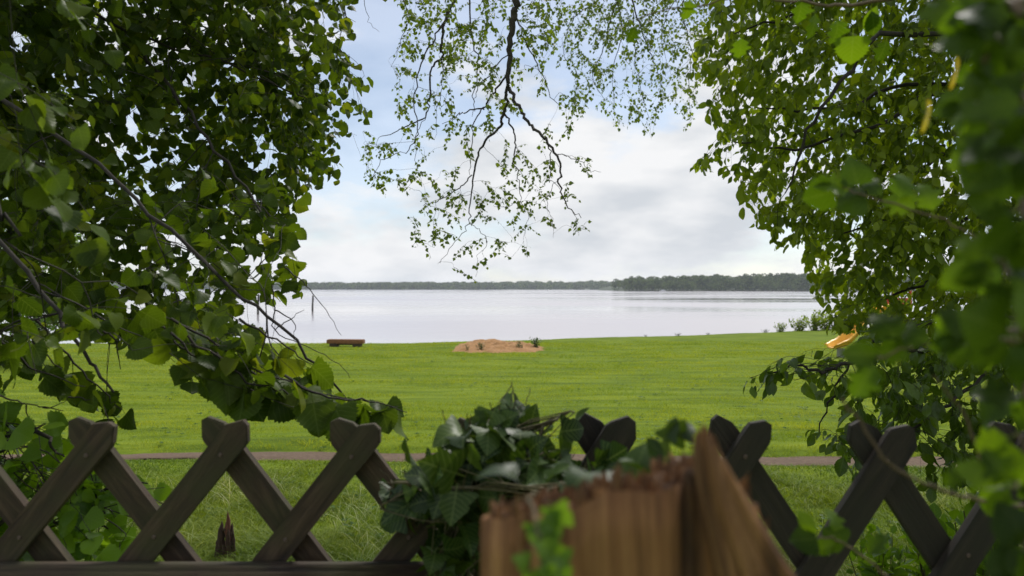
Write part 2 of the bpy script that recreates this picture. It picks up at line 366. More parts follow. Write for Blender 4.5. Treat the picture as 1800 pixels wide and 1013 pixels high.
class Leaves:
    def __init__(s): s.p = []; s.a = []; s.n = []; s.s = []
    def add(s, p, a, nn, sz): s.p.append(p); s.a.append(a); s.n.append(nn); s.s.append(sz)
    def arrays(s): return [np.array(q, float) for q in (s.p, s.a, s.n, s.s)]
    def build(s, name, mt, parent, temps, keep=None, seed=0):
        p, a, nn, sz = s.arrays(); rng = np.random.default_rng(seed)
        if keep is not None:
            c = p+nrm(a)*sz[:, None]*.7; k = keep(c, rng); p, a, nn, sz = p[k], a[k], nn[k], sz[k]
        a = nrm(a); x = nrm(np.cross(a, nn)); z = np.cross(x, a)
        which = rng.integers(0, len(temps), len(p)); VV = []; FF = []; UU = []; off = 0
        for ti, (TV, TF, TU) in enumerate(temps):
            m_ = which == ti; q = m_.sum()
            if not q: continue
            wv = rng.uniform(.85, 1.15, (q, 1, 1))
            vv = p[m_][:, None]+sz[m_][:, None, None]*(TV[None, :, 0:1]*wv*x[m_][:, None]+TV[None, :, 1:2]*a[m_][:, None]+TV[None, :, 2:3]*z[m_][:, None])
            VV.append(vv.reshape(-1, 3)); FF.append((TF[None]+(np.arange(q)*len(TV))[:, None, None]+off).reshape(-1, 4)); UU.append(np.tile(TU, (q, 1))); off += q*len(TV)
        o = npmesh(name, np.concatenate(VV), [np.concatenate(FF)], mt, parent, uv=np.concatenate(UU)); s.count = len(p); return o
UP = np.array((0, 0, 1.))
def leafy_twig(pts, LV, rng, step, size, droop, spread=.8, tilt=.6, start=0.):
    """put alternate leaves along a polyline"""
    seg = np.linalg.norm(np.diff(pts, axis=0), axis=1); L_ = np.concatenate(([0], np.cumsum(seg))); tot = L_[-1]
    s_ = start*tot+step*.5; side = 1 if rng.random() < .5 else -1
    while s_ <= tot+1e-6:
        i = min(np.searchsorted(L_, s_)-1, len(seg)-1); i = max(i, 0)
        f = (s_-L_[i])/max(seg[i], 1e-6); p = pts[i]*(1-f)+pts[i+1]*f; T = nrm(pts[i+1]-pts[i])
        S = nrm(np.cross(T, UP)+rng.normal(size=3)*.15)*side
        a = T*.45+S*spread+np.array((0, 0, -droop))+rng.normal(size=3)*.28
        nn = UP*tilt+rng.normal(size=3)*.55+S*.2
        LV.add(p, a, nn, size*rng.choice((.55, .8, 1., 1.1, 1.3))*rng.uniform(.85, 1.1)); side = -side; s_ += step*rng.uniform(.7, 1.3)
    T = nrm(pts[-1]-pts[-2]); LV.add(pts[-1], T+np.array((0, 0, -droop))+rng.normal(size=3)*.2, UP*tilt+rng.normal(size=3)*.5, size*rng.uniform(.7, 1.1))
def grow(limbs, targets, TB, LV, rng, step, size, droop, spray=.3, sides=2, flow=(0, 0, -.25), thick=.004, wander=.05, tipr=.0009, spread=.8, tilt=.6, attach=.25, polys=None):
    def okp(p_):
        if polys is None: return True
        a_, b_ = project(p_)
        if p_[1] <= 0 or a_ < 0 or a_ > 1800 or b_ < 0 or b_ > 1013: return True
        return any(bool(inpoly(a_, b_, q_)) for q_ in polys)
    pool = [l_[0] for l_ in limbs]; pr = [l_[1] for l_ in limbs]
    pool = np.concatenate(pool); pr = np.concatenate(pr); flow = np.array(flow, float)
    tg = np.asarray(targets, float)
    dmin = np.array([np.min(np.linalg.norm(pool-q, axis=1)) for q in tg]); tg = tg[np.argsort(dmin)]
    buf = np.zeros((len(pool)+len(tg)*8, 3)); br = np.zeros(len(buf)); cnt = len(pool); buf[:cnt] = pool; br[:cnt] = pr
    for q in tg:
        dv = q-buf[:cnt]; dd = np.linalg.norm(dv, axis=1)
        i = np.argmin(dd+ .15*np.maximum(0, attach-dd)*10); p = buf[i].copy(); L_ = max(dd[i], .05)
        mid = (p+q)/2+rng.normal(size=3)*wander*L_*1.5+np.array((0, 0, .10*L_))
        e = nrm(nrm(q-p)*.8+flow+rng.normal(size=3)*.35)
        end = q+e*spray*rng.uniform(.6, 1.2)
        for _ in range(8):
            if okp(end): break
            e = nrm(flow+rng.normal(size=3)*.6); end = q+e*spray*rng.uniform(.2, .6)
        if not okp(end) or not okp(mid): continue
        pts = smoothpath([p, mid, q, (q+end)/2+np.array((0, 0, .02*spray)), end+flow*spray*.3], 3, wander*.06*L_, rng)
        r0 = min(br[i]*.75, tipr+thick*(L_+spray)); rad = np.linspace(r0, tipr, len(pts))
        TB.add(pts, rad, 5 if r0 > .004 else 3)
        k = len(pts)-2; k = min(k, len(buf)-cnt, 8); idx = np.linspace(2, len(pts)-1, k).astype(int)
        buf[cnt:cnt+k] = pts[idx]; br[cnt:cnt+k] = rad[idx]; cnt += k
        m0 = int(len(pts)*.42); leafy_twig(pts[m0:], LV, rng, step, size, droop, spread, tilt)
        for sdx in range(sides):
            j = rng.integers(m0, len(pts)-1); T = nrm(pts[j+1]-pts[j]) if j+1 < len(pts) else e
            dr = nrm(T*.5+rng.normal(size=3)*.7+flow); ln = spray*rng.uniform(.35, .8)
            if not okp(pts[j]+dr*ln+flow*ln*.3): continue
            tp = smoothpath([pts[j], pts[j]+dr*ln*.5+rng.normal(size=3)*.02*ln, pts[j]+dr*ln+flow*ln*.35], 3)
            TB.add(tp, np.linspace(max(tipr*1.3, rad[j]*.6), tipr*.8, len(tp)), 3)
            leafy_twig(tp, LV, rng, step, size, droop, spread, tilt)
def limb(TB, pts, r0, r1, per=6, jit=.0, rng=None, k=8):
    p = smoothpath(pts, per, jit, rng); r = np.linspace(1, 0, len(p))**.8*(r0-r1)+r1; TB.add(p, r, k); return p, r
def sample(poly, n_, rng, depth):
    xs_ = [q[0] for q in poly]; ys_ = [q[1] for q in poly]; out = []
    while len(out) < n_:
        x = rng.uniform(min(xs_), max(xs_)); y = rng.uniform(min(ys_), max(ys_))
        if inpoly(np.array(x), np.array(y), poly): out.append(P(x, y, depth(x, y, rng)))
    return out
def keeper(polys, drop=.0, holes=()):
    def k(c, rng):
        px, py = project(c); ok = np.zeros(len(c), bool); jx, jy = rng.normal(size=(2, len(c)))*13
        for p_ in polys: ok |= inpoly(px+jx, py+jy, p_)
        hit = np.zeros(len(c), bool)
        for (x0, y0, x1, y1) in holes: hit |= (px > x0) & (px < x1) & (py > y0) & (py < y1)
        ok &= ~hit
        inframe = (px > 0) & (px < 1800) & (py > 0) & (py < 1013) & (c[:, 1] > 0)
        return ok | ~inframe | ((rng.random(len(c)) < drop) & ~hit)
    return k

# ------------------------------------------------------------------ left linden
rng = np.random.default_rng(11)
LT = empty('linden_tree', (-3.4, 2.6, 0.1), 'large leafy linden tree filling the left side, its branches hanging over the fence', 'tree')
TB = Tubes(); TR = Tubes(); LV = Leaves()
limbs = [limb(TR, [(-3.4, 2.6, -.2), (-3.45, 2.6, 1.2), (-3.3, 2.7, 2.8), (-3.2, 2.8, 4.6)], .24, .1, k=12)]
for q in ([(-3.4, 2.6, 1.6), P(-150, 150, 2.6), P(130, 260, 2.5), P(330, 440, 2.3), P(470, 560, 2.15), P(600, 690, 2.1)],
          [(-3.35, 2.7, 2.4), P(-60, -60, 3.4), P(230, 60, 3.5), P(420, 120, 3.6), P(560, 190, 3.7)],
          [(-3.3, 2.7, 3.0), P(60, -300, 3.8), P(380, -160, 4.0), P(560, -60, 4.1), P(620, 60, 4.1)],
          [(-3.4, 2.6, 1.4), P(-200, 350, 2.2), P(40, 480, 2.0), P(130, 600, 1.9), P(200, 690, 1.85)],
          [(-3.4, 2.6, 1.9), P(-260, 50, 1.8), P(-80, 180, 1.6), P(-20, 330, 1.6), P(30, 440, 1.6)],
          [P(230, 60, 3.5), P(330, 200, 3.3), P(430, 330, 3.1), P(500, 440, 2.9)]):
    limbs.append(limb(TB, q, .009, .003, 6, .010, rng))
polyL = [(-260, -320), (640, -320), (632, 50), (600, 85), (660, 115), (655, 150), (610, 160), (668, 205), (655, 225), (600, 245), (645, 285), (632, 302), (592, 318), (590, 350), (530, 360), (518, 400), (552, 440), (515, 458), (540, 500), (545, 525), (500, 528), (488, 560), (470, 560), (462, 522), (446, 518), (438, 570), (455, 592), (560, 635), (610, 680), (700, 700), (732, 722), (690, 750), (600, 765), (540, 730), (470, 715), (430, 738), (400, 722), (395, 690), (350, 690), (318, 655), (305, 625), (240, 612), (170, 592), (85, 590), (90, 635), (150, 680), (228, 705), (232, 748), (190, 740), (130, 692), (60, 660), (0, 650), (-260, 700)]
def dL(x, y, rng):
    base = 3.0+1.3*np.clip(x/560, 0, 1) if y < 330 else 2.15+1.0*np.clip((560-y)/230, 0, 1)
    return base+rng.uniform(-.45, .55)
tg = sample(polyL, 720, rng, dL)
tg = [q for q in tg if project(q)[1] < 400 or rng.random() < .62]
inner = [(-260, -320), (600, -320), (600, 60), (590, 200), (560, 330), (480, 400), (360, 420), (200, 330), (0, 330), (-260, 420)]
tg += sample(inner, 420, rng, lambda x, y, r: 3.8+r.uniform(-.5, 2.0))
grow(limbs, tg, TB, LV, rng, .045, .052, .75, spray=.28, sides=2, flow=(.12, 0, -.35), thick=.004, polys=[polyL])
# nearest boughs at the left edge, out of focus
tgn = sample([(-260, -200), (60, -200), (130, 100), (130, 330), (60, 430), (-260, 460)], 12, rng, lambda x, y, r: r.uniform(1.15, 1.6))
grow(limbs, tgn, TB, LV, rng, .05, .052, .8, spray=.2, sides=1, flow=(.1, 0, -.4))
# drooping leaf sprays in front of the lawn
sprays = [[(330, 600), (400, 650), (470, 700), (540, 735)], [(420, 640), (500, 680), (600, 720), (690, 730)], [(500, 660), (580, 700), (650, 705), (715, 725)], [(300, 585), (350, 630), (385, 670)], [(20, 590), (70, 620), (110, 650)],[(300, 560), (400, 620), (500, 670), (600, 700), (700, 715)], [(330, 590), (420, 660), (500, 690), (580, 720)], [(420, 560), (500, 610), (560, 650)], [(150, 560), (200, 600), (212, 650)], [(60, 560), (130, 640), (190, 700), (215, 720)], [(260, 560), (320, 610), (370, 650)], [(0, 600), (60, 650), (150, 680)], [(380, 620), (440, 690), (520, 700)]]
for s_ in sprays:
    dd = rng.uniform(1.75, 2.05); pp = smoothpath([P(x, y, dd+.03*i) for i, (x, y) in enumerate(s_)], 5, .004, rng)
    TB.add(pp, np.linspace(.0035, .001, len(pp)), 4)
    leafy_twig(pp, LV, rng, .03, .07, 1.0, .6, .4)
# bare thin twigs against the water and lawn
for s_, dd in (([(478, 500), (482, 540), (484, 580), (540, 610), (590, 635), (615, 665)], 2.2), ([(484, 580), (510, 560), (535, 545)], 2.2), ([(500, 470), (530, 495), (565, 535), (600, 590)], 2.4),
               ([(482, 545), (515, 565), (517, 600)], 2.2), ([(0, 695), (50, 712), (95, 715), (120, 698)], 1.8), ([(46, 712), (52, 745)], 1.8), ([(75, 716), (112, 722)], 1.8), ([(120, 698), (160, 702)], 1.8), ([(175, 700), (190, 745), (195, 790)], 1.85)):
    pp = smoothpath([P(x, y, dd) for x, y in s_], 5, .002, rng); TB.add(pp, np.linspace(.0022, .0007, len(pp)), 4)
TR.build('trunk', M['bark'], LT); TB.build('branches', M['bark'], LT)
LV.build('foliage', M['linden'], LT, templates('heart', 8, 3, serr=.07, petiole=.35, fold=.4, curl=.8, sub=2), keeper([polyL], .02)); print('linden leaves', LV.count)

# ------------------------------------------------------------------ right elm
rng = np.random.default_rng(21)
RT = empty('elm_tree', (5.6, 5.2, -.6), 'tall small leaved tree filling the right side with dense arching boughs', 'tree')
TB = Tubes(); TR = Tubes(); LV = Leaves()
limbs = [limb(TR, [(5.6, 5.2, -.9), (5.5, 5.3, 1.5), (5.3, 5.4, 3.6), (5.2, 5.6, 6)], .26, .12, k=12)]
for q in ([(5.4, 5.3, 2.6), P(1650, 150, 5.4), P(1480, 190, 5.2), P(1330, 190, 5.1)],
          [(5.5, 5.3, 1.6), P(1720, 180, 5.2), P(1560, 215, 5.1), P(1400, 260, 5.1), P(1290, 250, 5.2)],
          [(5.3, 5.4, 3.3), P(1560, -60, 5.4), P(1400, 20, 5.3), P(1290, 60, 5.3)],
          [(5.5, 5.3, 1.4), P(1700, 280, 5.6), P(1580, 370, 5.4), P(1460, 420, 5.3)],
          [(5.5, 5.3, 1.2), P(1750, 380, 5.2), P(1620, 500, 5.2), P(1480, 540, 5.2)],
          [(5.3, 5.4, 4.0), P(1500, -250, 5.5), P(1330, -150, 5.6), P(1250, -60, 5.6)],
          [(5.4, 5.3, 3.2), P(1600, 60, 4.6), P(1500, 120, 4.5), P(1420, 230, 4.5), P(1380, 340, 4.6)]):
    limbs.append(limb(TB, q, .02, .004, 6, .014, rng))
polyR = [(1250, -320), (1256, 0), (1232, 70), (1195, 118), (1190, 130), (1245, 130), (1240, 195), (1262, 230), (1240, 262), (1200, 312), (1202, 325), (1248, 300), (1280, 305), (1285, 340), (1330, 395), (1375, 440), (1412, 455), (1418, 500), (1432, 540), (1432, 575), (1480, 600), (1520, 620), (1620, 640), (2050, 660), (2050, -320)]
tg = sample(polyR, 900, rng, lambda x, y, r: 5.1+r.uniform(-.6, .9))
tg += sample([(1300, -300), (1300, 200), (1420, 420), (1470, 560), (1800, 600), (1950, 600), (1950, -300)], 680, rng, lambda x, y, r: 6.2+r.uniform(-.6, 2.2))
grow(limbs, tg, TB, LV, rng, .04, .075, .75, spray=.26, sides=3, flow=(-.22, 0, -.32), thick=.003, spread=.7, polys=[polyR])
TR.build('trunk', M['bark'], RT); TB.build('branches', M['bark'], RT)
LV.build('foliage', M['right'], RT, templates('ellipse', 6, 5, petiole=.15, fold=.4, curl=.7), keeper([polyR], .01, [(1448, 585, 1516, 632)])); print('elm leaves', LV.count)

# ------------------------------------------------------------------ birch from above
rng = np.random.default_rng(31)
BT = empty('birch_tree', (1.0, -3.2, 0.05), 'birch whose bare looking dark branches hang into the top centre of the view', 'tree')
TB = Tubes(); TR = Tubes(); LV = Leaves()
def z3(x, y): return (600+x/1.949, y/1.949)
trunk = limb(TR, [(1.0, -3.2, -.2), (1.05, -3.1, 2.5), (.9, -3.0, 5.5), (.6, -2.8, 8.5)], .2, .09, k=12)
D = 6.8
main = limb(TR, [(.95, -3.0, 4.2), (.6, -.5, 5.9), (.35, 2.8, 6.8), (.15, 5.6, 6.2), P(*z3(606, -220), 6.9), P(*z3(600, 0), D), P(*z3(590, 60), D), P(*z3(579, 150), D), P(*z3(575, 260), D), P(*z3(570, 300), D)], .055, .015, per=5, jit=.008, rng=rng)
limbs = [main]
def zb(pts, r0, r1, dz=0., d0=None):
    p = [P(*z3(x, y), (d0 or D)+dz*i/max(1, len(pts)-1)+rng.uniform(-.03, .03)) for i, (x, y) in enumerate(pts)]
    return limb(TB, p, r0*1.05, r1*1.1, 5, .009, rng, 6)
left_top = limb(TR, [(.35, 2.8, 6.8), (-.6, 4.6, 6.5), P(*z3(440, -260), 6.5), P(*z3(405, -30), 6.5)], .035, .016, 5, .01, rng)
limbs.append(left_top)
for a in (([(572, 290), (566, 350), (552, 410), (540, 440), (490, 490), (462, 550), (447, 620), (440, 700), (441, 770)], .016, .0035, .4),
          ([(447, 600), (400, 650), (330, 690), (280, 705)], .006, .002, .3),
          ([(441, 765), (400, 815), (350, 880), (330, 905)], .0035, .0012, .2), ([(441, 765), (475, 790), (500, 830), (470, 880), (460, 950)], .003, .001, .2),
          ([(574, 300), (600, 355), (625, 400), (660, 440), (700, 480), (735, 530), (752, 580), (750, 640), (770, 700), (822, 748)], .017, .0025, -.5),
          ([(700, 480), (720, 530), (712, 600), (750, 650)], .006, .002, -.2),
          ([(558, 390), (585, 440), (595, 490), (594, 560), (608, 620), (614, 690)], .009, .002, .1),
          ([(614, 690), (640, 740), (628, 810)], .003, .001, .1), ([(614, 690), (560, 710), (520, 705)], .003, .001, .1),
          ([(577, 250), (540, 290), (500, 350), (480, 372), (430, 380), (395, 398), (345, 425)], .011, .002, .5),
          ([(480, 372), (452, 440), (447, 520), (440, 600)], .006, .002, .3),
          ([(600, 60), (640, 160), (680, 240), (720, 330), (760, 380)], .007, .0015, .6),
          ([(578, 180), (520, 230), (470, 300), (455, 350)], .006, .0015, -.4),
          ([(735, 530), (790, 540), (850, 580), (890, 590)], .004, .001, -.2), ([(752, 600), (700, 690), (720, 740), (725, 815)], .003, .001, .2)):
    limbs.append(zb(*a))
for a in (([(405, -30), (360, 60), (345, 150), (345, 195), (308, 235), (300, 320), (292, 390), (240, 425), (190, 450), (130, 470)], .013, .002, .3, 6.5),
          ([(440, -60), (440, 100), (466, 210), (455, 330), (448, 400)], .008, .002, .4, 6.5),
          ([(420, -60), (360, 60), (318, 130), (272, 220), (248, 340), (262, 440), (230, 510), (150, 545), (105, 620)], .008, .0015, -.3, 6.5),
          ([(292, 390), (260, 470), (258, 560), (275, 620)], .003, .001, .2, 6.6), ([(130, 470), (100, 520), (90, 590)], .002, .001, .1, 6.8),
          ([(345, 195), (350, 280), (330, 380), (318, 480)], .004, .001, .2, 6.5), ([(60, -60), (90, 60), (130, 110)], .003, .001, .2, 6.5), ([(190, -60), (230, 60), (200, 160), (170, 230)], .004, .001, .2, 6.5)):
    limbs.append(zb(*a[:4], d0=a[4]))
def unz(l_): return [z3(*q) for q in l_]
polyB = unz([(180, -200), (190, 100), (150, 230), (180, 300), (130, 360), (70, 440), (70, 540), (90, 640), (140, 680), (190, 640), (250, 690), (225, 780), (240, 860), (300, 880), (350, 930), (395, 990), (480, 960), (520, 890), (640, 900), (640, 840), (800, 810), (850, 780), (830, 700), (820, 610), (905, 590), (850, 510), (790, 460), (840, 360), (760, 280), (740, 160), (730, -200)])
tg = sample(polyB, 155, rng, lambda x, y, r: 6.8+r.uniform(-.5, .6))
tg += sample(unz([(190, -200), (220, 180), (420, 200), (560, 120), (740, 160), (730, -200)]), 70, rng, lambda x, y, r: 6.7+r.uniform(-.5, .8))
grow(limbs, tg, TB, LV, rng, .026, .040, .5, spray=.2, sides=2, flow=(0, 0, -.35), thick=.0022, tipr=.0013, wander=.08, attach=.1, polys=[polyB])
# farther right part of the crown
D2 = 9.8
rt = limb(TR, [(.35, 2.8, 6.8), (1.2, 6.5, 8.4), P(*z3(960, -300), D2), P(*z3(985, -80), D2)], .045, .02, 5, .01, rng)
rt2 = limb(TR, [P(*z3(960, -300), D2), P(*z3(1120, -180), D2), P(*z3(1180, -60), D2)], .03, .012, 5, .01, rng)
limbs = [rt, rt2]
for a in (([(985, -80), (1000, 20), (1040, 130), (1080, 230), (1110, 330)], .012, .002), ([(985, -80), (930, 40), (900, 160), (860, 260), (900, 340)], .01, .002), ([(940, -60), (960, 120), (930, 250), (940, 420)], .008, .001),
          ([(1180, -60), (1170, 60), (1200, 180), (1190, 300), (1200, 420)], .008, .001), ([(1000, 40), (1010, 220), (1040, 360), (1060, 460)], .006, .001), ([(985, -80), (880, 0), (800, 60), (760, 160), (790, 250)], .008, .001),
          ([(1180, -60), (1120, 40), (1100, 150), (1130, 260)], .007, .001)):
    limbs.append(zb(*a, dz=.3, d0=D2))
polyB2 = unz([(740, -300), (740, 160), (790, 270), (780, 400), (830, 380), (900, 380), (930, 440), (1010, 430), (1020, 470), (1090, 490), (1080, 400), (1120, 380), (1190, 450), (1230, 360), (1250, 200), (1280, 60), (1280, -300)])
tg = sample(polyB2, 230, rng, lambda x, y, r: 9.9+r.uniform(-.8, 1.2))
tg += sample(unz([(740, -300), (740, 100), (1000, 180), (1250, 140), (1280, -300)]), 160, rng, lambda x, y, r: 9.6+r.uniform(-.8, 1.2))
grow(limbs, tg, TB, LV, rng, .034, .046, .5, spray=.24, sides=2, flow=(0, 0, -.45), thick=.0022, tipr=.0012, wander=.08, polys=[polyB, polyB2])
TR.build('trunk', M['birchbark'], BT); TB.build('branches', M['birchbark'], BT)
LV.build('foliage', M['birch'], BT, templates('birch', 5, 7, petiole=.3, fold=.3, curl=.4), keeper([polyB, polyB2], .15)); print('birch leaves', LV.count)

# ------------------------------------------------------------------ lower right wild cherry
rng = np.random.default_rng(41)
CB = empty('wild_cherry', (3.3, 3.3, -.35), 'wild cherry with drooping glossy oval leaves hanging before the lawn at right', 'tree')
TB = Tubes(); TR = Tubes(); LV = Leaves()
limbs = [limb(TR, [(3.3, 3.3, -.6), (3.25, 3.35, .8), (3.1, 3.4, 2.2), (2.9, 3.5, 3.3)], .07, .03, k=10)]
for q in ([(3.27, 3.3, 1.35), P(1760, 600, 3.5), P(1600, 620, 3.4), P(1480, 640, 3.4), P(1445, 655, 3.4), P(1400, 640, 3.4), P(1345, 660, 3.35)],
          [(3.27, 3.3, 1.1), P(1800, 640, 3.5), P(1680, 700, 3.5), P(1590, 760, 3.5), P(1500, 790, 3.5)],
          [(3.25, 3.3, .9), P(1850, 720, 3.3), P(1780, 770, 3.3), P(1700, 830, 3.3)],
          [(3.27, 3.3, 1.25), P(1800, 560, 3.6), P(1650, 560, 3.7), P(1540, 600, 3.7), P(1470, 680, 3.7), P(1440, 760, 3.7)]):
    limbs.append(limb(TB, q, .013, .003, 6, .008, rng))
polyC = [(1300, 650), (1345, 640), (1365, 612), (1385, 605), (1470, 630), (1530, 560), (1860, 540), (1960, 950), (1800, 950), (1730, 870), (1680, 850), (1620, 860), (1560, 800), (1500, 850), (1470, 790), (1420, 760), (1410, 720), (1440, 690), (1400, 650), (1360, 690), (1300, 690)]
tg = sample([(1420, 620), (1530, 560), (1860, 540), (1960, 950), (1800, 950), (1700, 840), (1620, 840), (1560, 780), (1480, 800), (1420, 750), (1440, 690)], 190, rng, lambda x, y, r: 3.6+r.uniform(-.35, .6))
tg += sample([(1310, 650), (1380, 610), (1450, 650), (1440, 680), (1320, 690)], 9, rng, lambda x, y, r: 3.4+r.uniform(-.08, .08))
grow(limbs, tg, TB, LV, rng, .035, .075, .8, spray=.17, sides=1, flow=(-.1, 0, -.35), thick=.003, spread=.6, polys=[polyC])
TR.build('trunk', M['bark'], CB); TB.build('branches', M['bark'], CB)
LV.build('foliage', M['cherry'], CB, templates('ellipse', 5, 9, serr=.05, petiole=.25, fold=.4, curl=.7, sub=2), keeper([polyC], .03, [(1448, 585, 1512, 630)])); print('cherry leaves', LV.count)

# ------------------------------------------------------------------ near right hawthorn, out of focus
rng = np.random.default_rng(51)
HB = empty('hawthorn_bush', (.95, .35, 0.02), 'blurred bush with broad toothed leaves very close at the right edge', 'bush')
TB = Tubes(); TR = Tubes(); LV = Leaves(); LY = Leaves()
limbs = [limb(TR, [(.95, .35, -.05), (.93, .4, .7), (.9, .42, 1.5), (.85, .45, 2.1)], .03, .012, k=8)]
NEAR = [((1795, 30), .42, 7, 90), ((1730, 110), .48, 5, 70), ((1790, 210), .42, 6, 80), ((1680, 30), .55, 4, 55), ((1720, 210), .52, 3, 45), ((1800, 380), .45, 4, 50), ((1770, 480), .5, 4, 50),
        ((1700, 590), .5, 3, 45), ((1800, 600), .45, 4, 50), ((1800, 700), .5, 3, 40), ((1810, 830), .5, 4, 45), ((1800, 980), .5, 3, 35)]
for (c, dd, k, rad) in NEAR:
    tip = P(c[0], c[1], dd); base = np.array((.93, .4, float(tip[2])+.05*rng.normal())); base[0] = max(base[0], tip[0]+.1)
    p, r_ = limb(TB, [limbs[0][0][int(np.argmin(np.abs(limbs[0][0][:, 2]-base[2])))], (base+tip)/2+np.array((0, .02, .02)), tip], .006, .002, 6, .003, rng, 5)
    for i in range(k):
        q = P(c[0]+rng.normal()*rad*.55, c[1]+rng.normal()*rad*.55, dd*rng.uniform(.85, 1.25))
        j = int(np.argmin(np.linalg.norm(p-q, axis=1))); tp = smoothpath([p[j], (p[j]+q)/2+np.array((0, 0, .01)), q], 3); TB.add(tp, np.linspace(.0018, .001, len(tp)), 4)
        for e in range(4):
            a = nrm(rng.normal(size=3)*np.array((1, .3, .8))+np.array((-.2, 0, -.2))); LV.add(q, a, np.array((0, -1, .35))+rng.normal(size=3)*.5, rng.uniform(.018, .032))
def spray_near(pxs, dd, sizes, dirs, r=.0014, store=None):
    pp = smoothpath([P(x, y, dd) for x, y in pxs], 5, .001, rng); TB.add(pp, np.linspace(r, r*.6, len(pp)), 5)
    for (i, (ax, az), s_) in zip(np.linspace(len(pp)*.35, len(pp)-1, len(dirs)).astype(int), dirs, sizes):
        (store or LV).add(pp[i], np.array((ax, rng.uniform(-.2, .2), az)), np.array((0, -1, .4))+rng.normal(size=3)*.3, s_)
spray_near([(1720, 420), (1640, 380), (1540, 350), (1480, 330)], .8, [.036]*8, [(-.3, 1), (-1, .7), (.3, 1), (-.5, .9), (-1, .1), (-.2, 1), (-1, .35), (-.8, -.3)])
spray_near([(1800, 620), (1680, 610), (1600, 610), (1540, 630)], .6, [.032]*6, [(.2, .9), (-.7, .5), (-1, -.3), (-.4, .9), (-1, .1), (-.5, -.8)])
spray_near([(1560, 1013), (1520, 980), (1470, 950), (1440, 945)], .75, [.028]*6, [(.5, .8), (-.9, .6), (-.8, -.2), (.2, .8), (-1, -.1), (-.6, .7)])
spray_near([(1800, 890), (1720, 880), (1640, 855), (1570, 820), (1530, 770), (1480, 700)], .62, [.02], [(.3, .6)], r=.0019)
spray_near([(1740, 860), (1700, 740), (1640, 660)], .62, [.02], [(.3, .6)], r=.0015)
# linden-like pale leaves at the top, in front of the elm
for (x, y, s_) in ((1432, 40, .05), (1470, 50, .05), (1500, 75, .055), (1530, 35, .05), (1300, 85, .04), (1215, 18, .04), (1118, 66, .035), (1545, 25, .05), (1410, 15, .045), (1560, 90, .04)):
    LV.add(P(x, y-25, 1.35), np.array((rng.uniform(-.3, .3), .1, -1)), np.array((rng.uniform(-.4, .4), -1, .3)), s_)
TBp = smoothpath([(.85, .45, 1.7), P(1700, -60, 1.0), P(1560, 0, 1.3), P(1430, 10, 1.35), P(1300, -5, 1.35), P(1118, 35, 1.35)], 6, .004, rng); TB.add(TBp, np.linspace(.006, .001, len(TBp)), 5)
for (x, y) in ((1630, 205), (1680, 128)): LY.add(P(x, y-35, .62), np.array((.1, 0, -1)), np.array((.9, -1, .2)), .028)
TR.build('trunk', M['bark'], HB); TB.build('branches', M['twig'], HB)
LV.build('foliage', M['near'], HB, templates('lobed', 5, 13, serr=.03, petiole=.2, fold=.35, curl=.7, sub=2)+templates('ellipse', 2, 15, serr=.06, petiole=.2, fold=.4, curl=.7, sub=2)+templates('heart', 2, 16, serr=.1, petiole=.25, fold=.3, curl=.5, sub=2)); yl = LY.build('yellow_leaf', M['yellow'], HB, templates('ellipse', 2, 14, petiole=.1)); yl['label'] = 'yellowed leaves among the green'

# ------------------------------------------------------------------ linden suckers behind the fence, lower left
rng = np.random.default_rng(61)
SB = empty('linden_shrub', (-1.75, 2.1, -.02), 'bright green linden suckers growing behind the left end of the fence', 'shrub')
TB = Tubes(); LV = Leaves(); limbs = []
for q in ([(-1.75, 2.1, -.15), P(-120, 900, 2.1), P(0, 800, 2.1), P(80, 745, 2.1)], [(-1.7, 2.1, -.15), P(-40, 980, 2.0), P(110, 900, 2.0), P(200, 860, 2.0), P(260, 850, 2.0)], [(-1.75, 2.15, -.15), P(-200, 820, 2.3), P(20, 770, 2.3), P(60, 740, 2.3)],
          [P(40, 930, 2.0), P(120, 920, 1.95), P(190, 930, 1.95)], [P(-40, 790, 1.9), P(60, 760, 1.85), P(110, 800, 1.85)]):
    limbs.append(limb(TB, q, .009, .002, 6, .006, rng, 6))
polyS = [(-150, 745), (20, 725), (60, 735), (115, 745), (150, 775), (180, 830), (290, 850), (300, 900), (270, 910), (235, 870), (225, 960), (190, 995), (100, 960), (-150, 1010)]
tg = sample(polyS, 130, rng, lambda x, y, r: 2.05+r.uniform(-.25, .4))
grow(limbs, tg, TB, LV, rng, .045, .06, .45, spray=.12, sides=1, flow=(.05, -.05, -.1), tilt=.35, polys=[polyS])
TB.build('branches', M['bark'], SB)
LV.build('foliage', M['linden_shrub'], SB, templates('heart', 5, 17, serr=.08, petiole=.3, fold=.25, curl=.4, sub=2), keeper([polyS], .0)); print('shrub', LV.count)

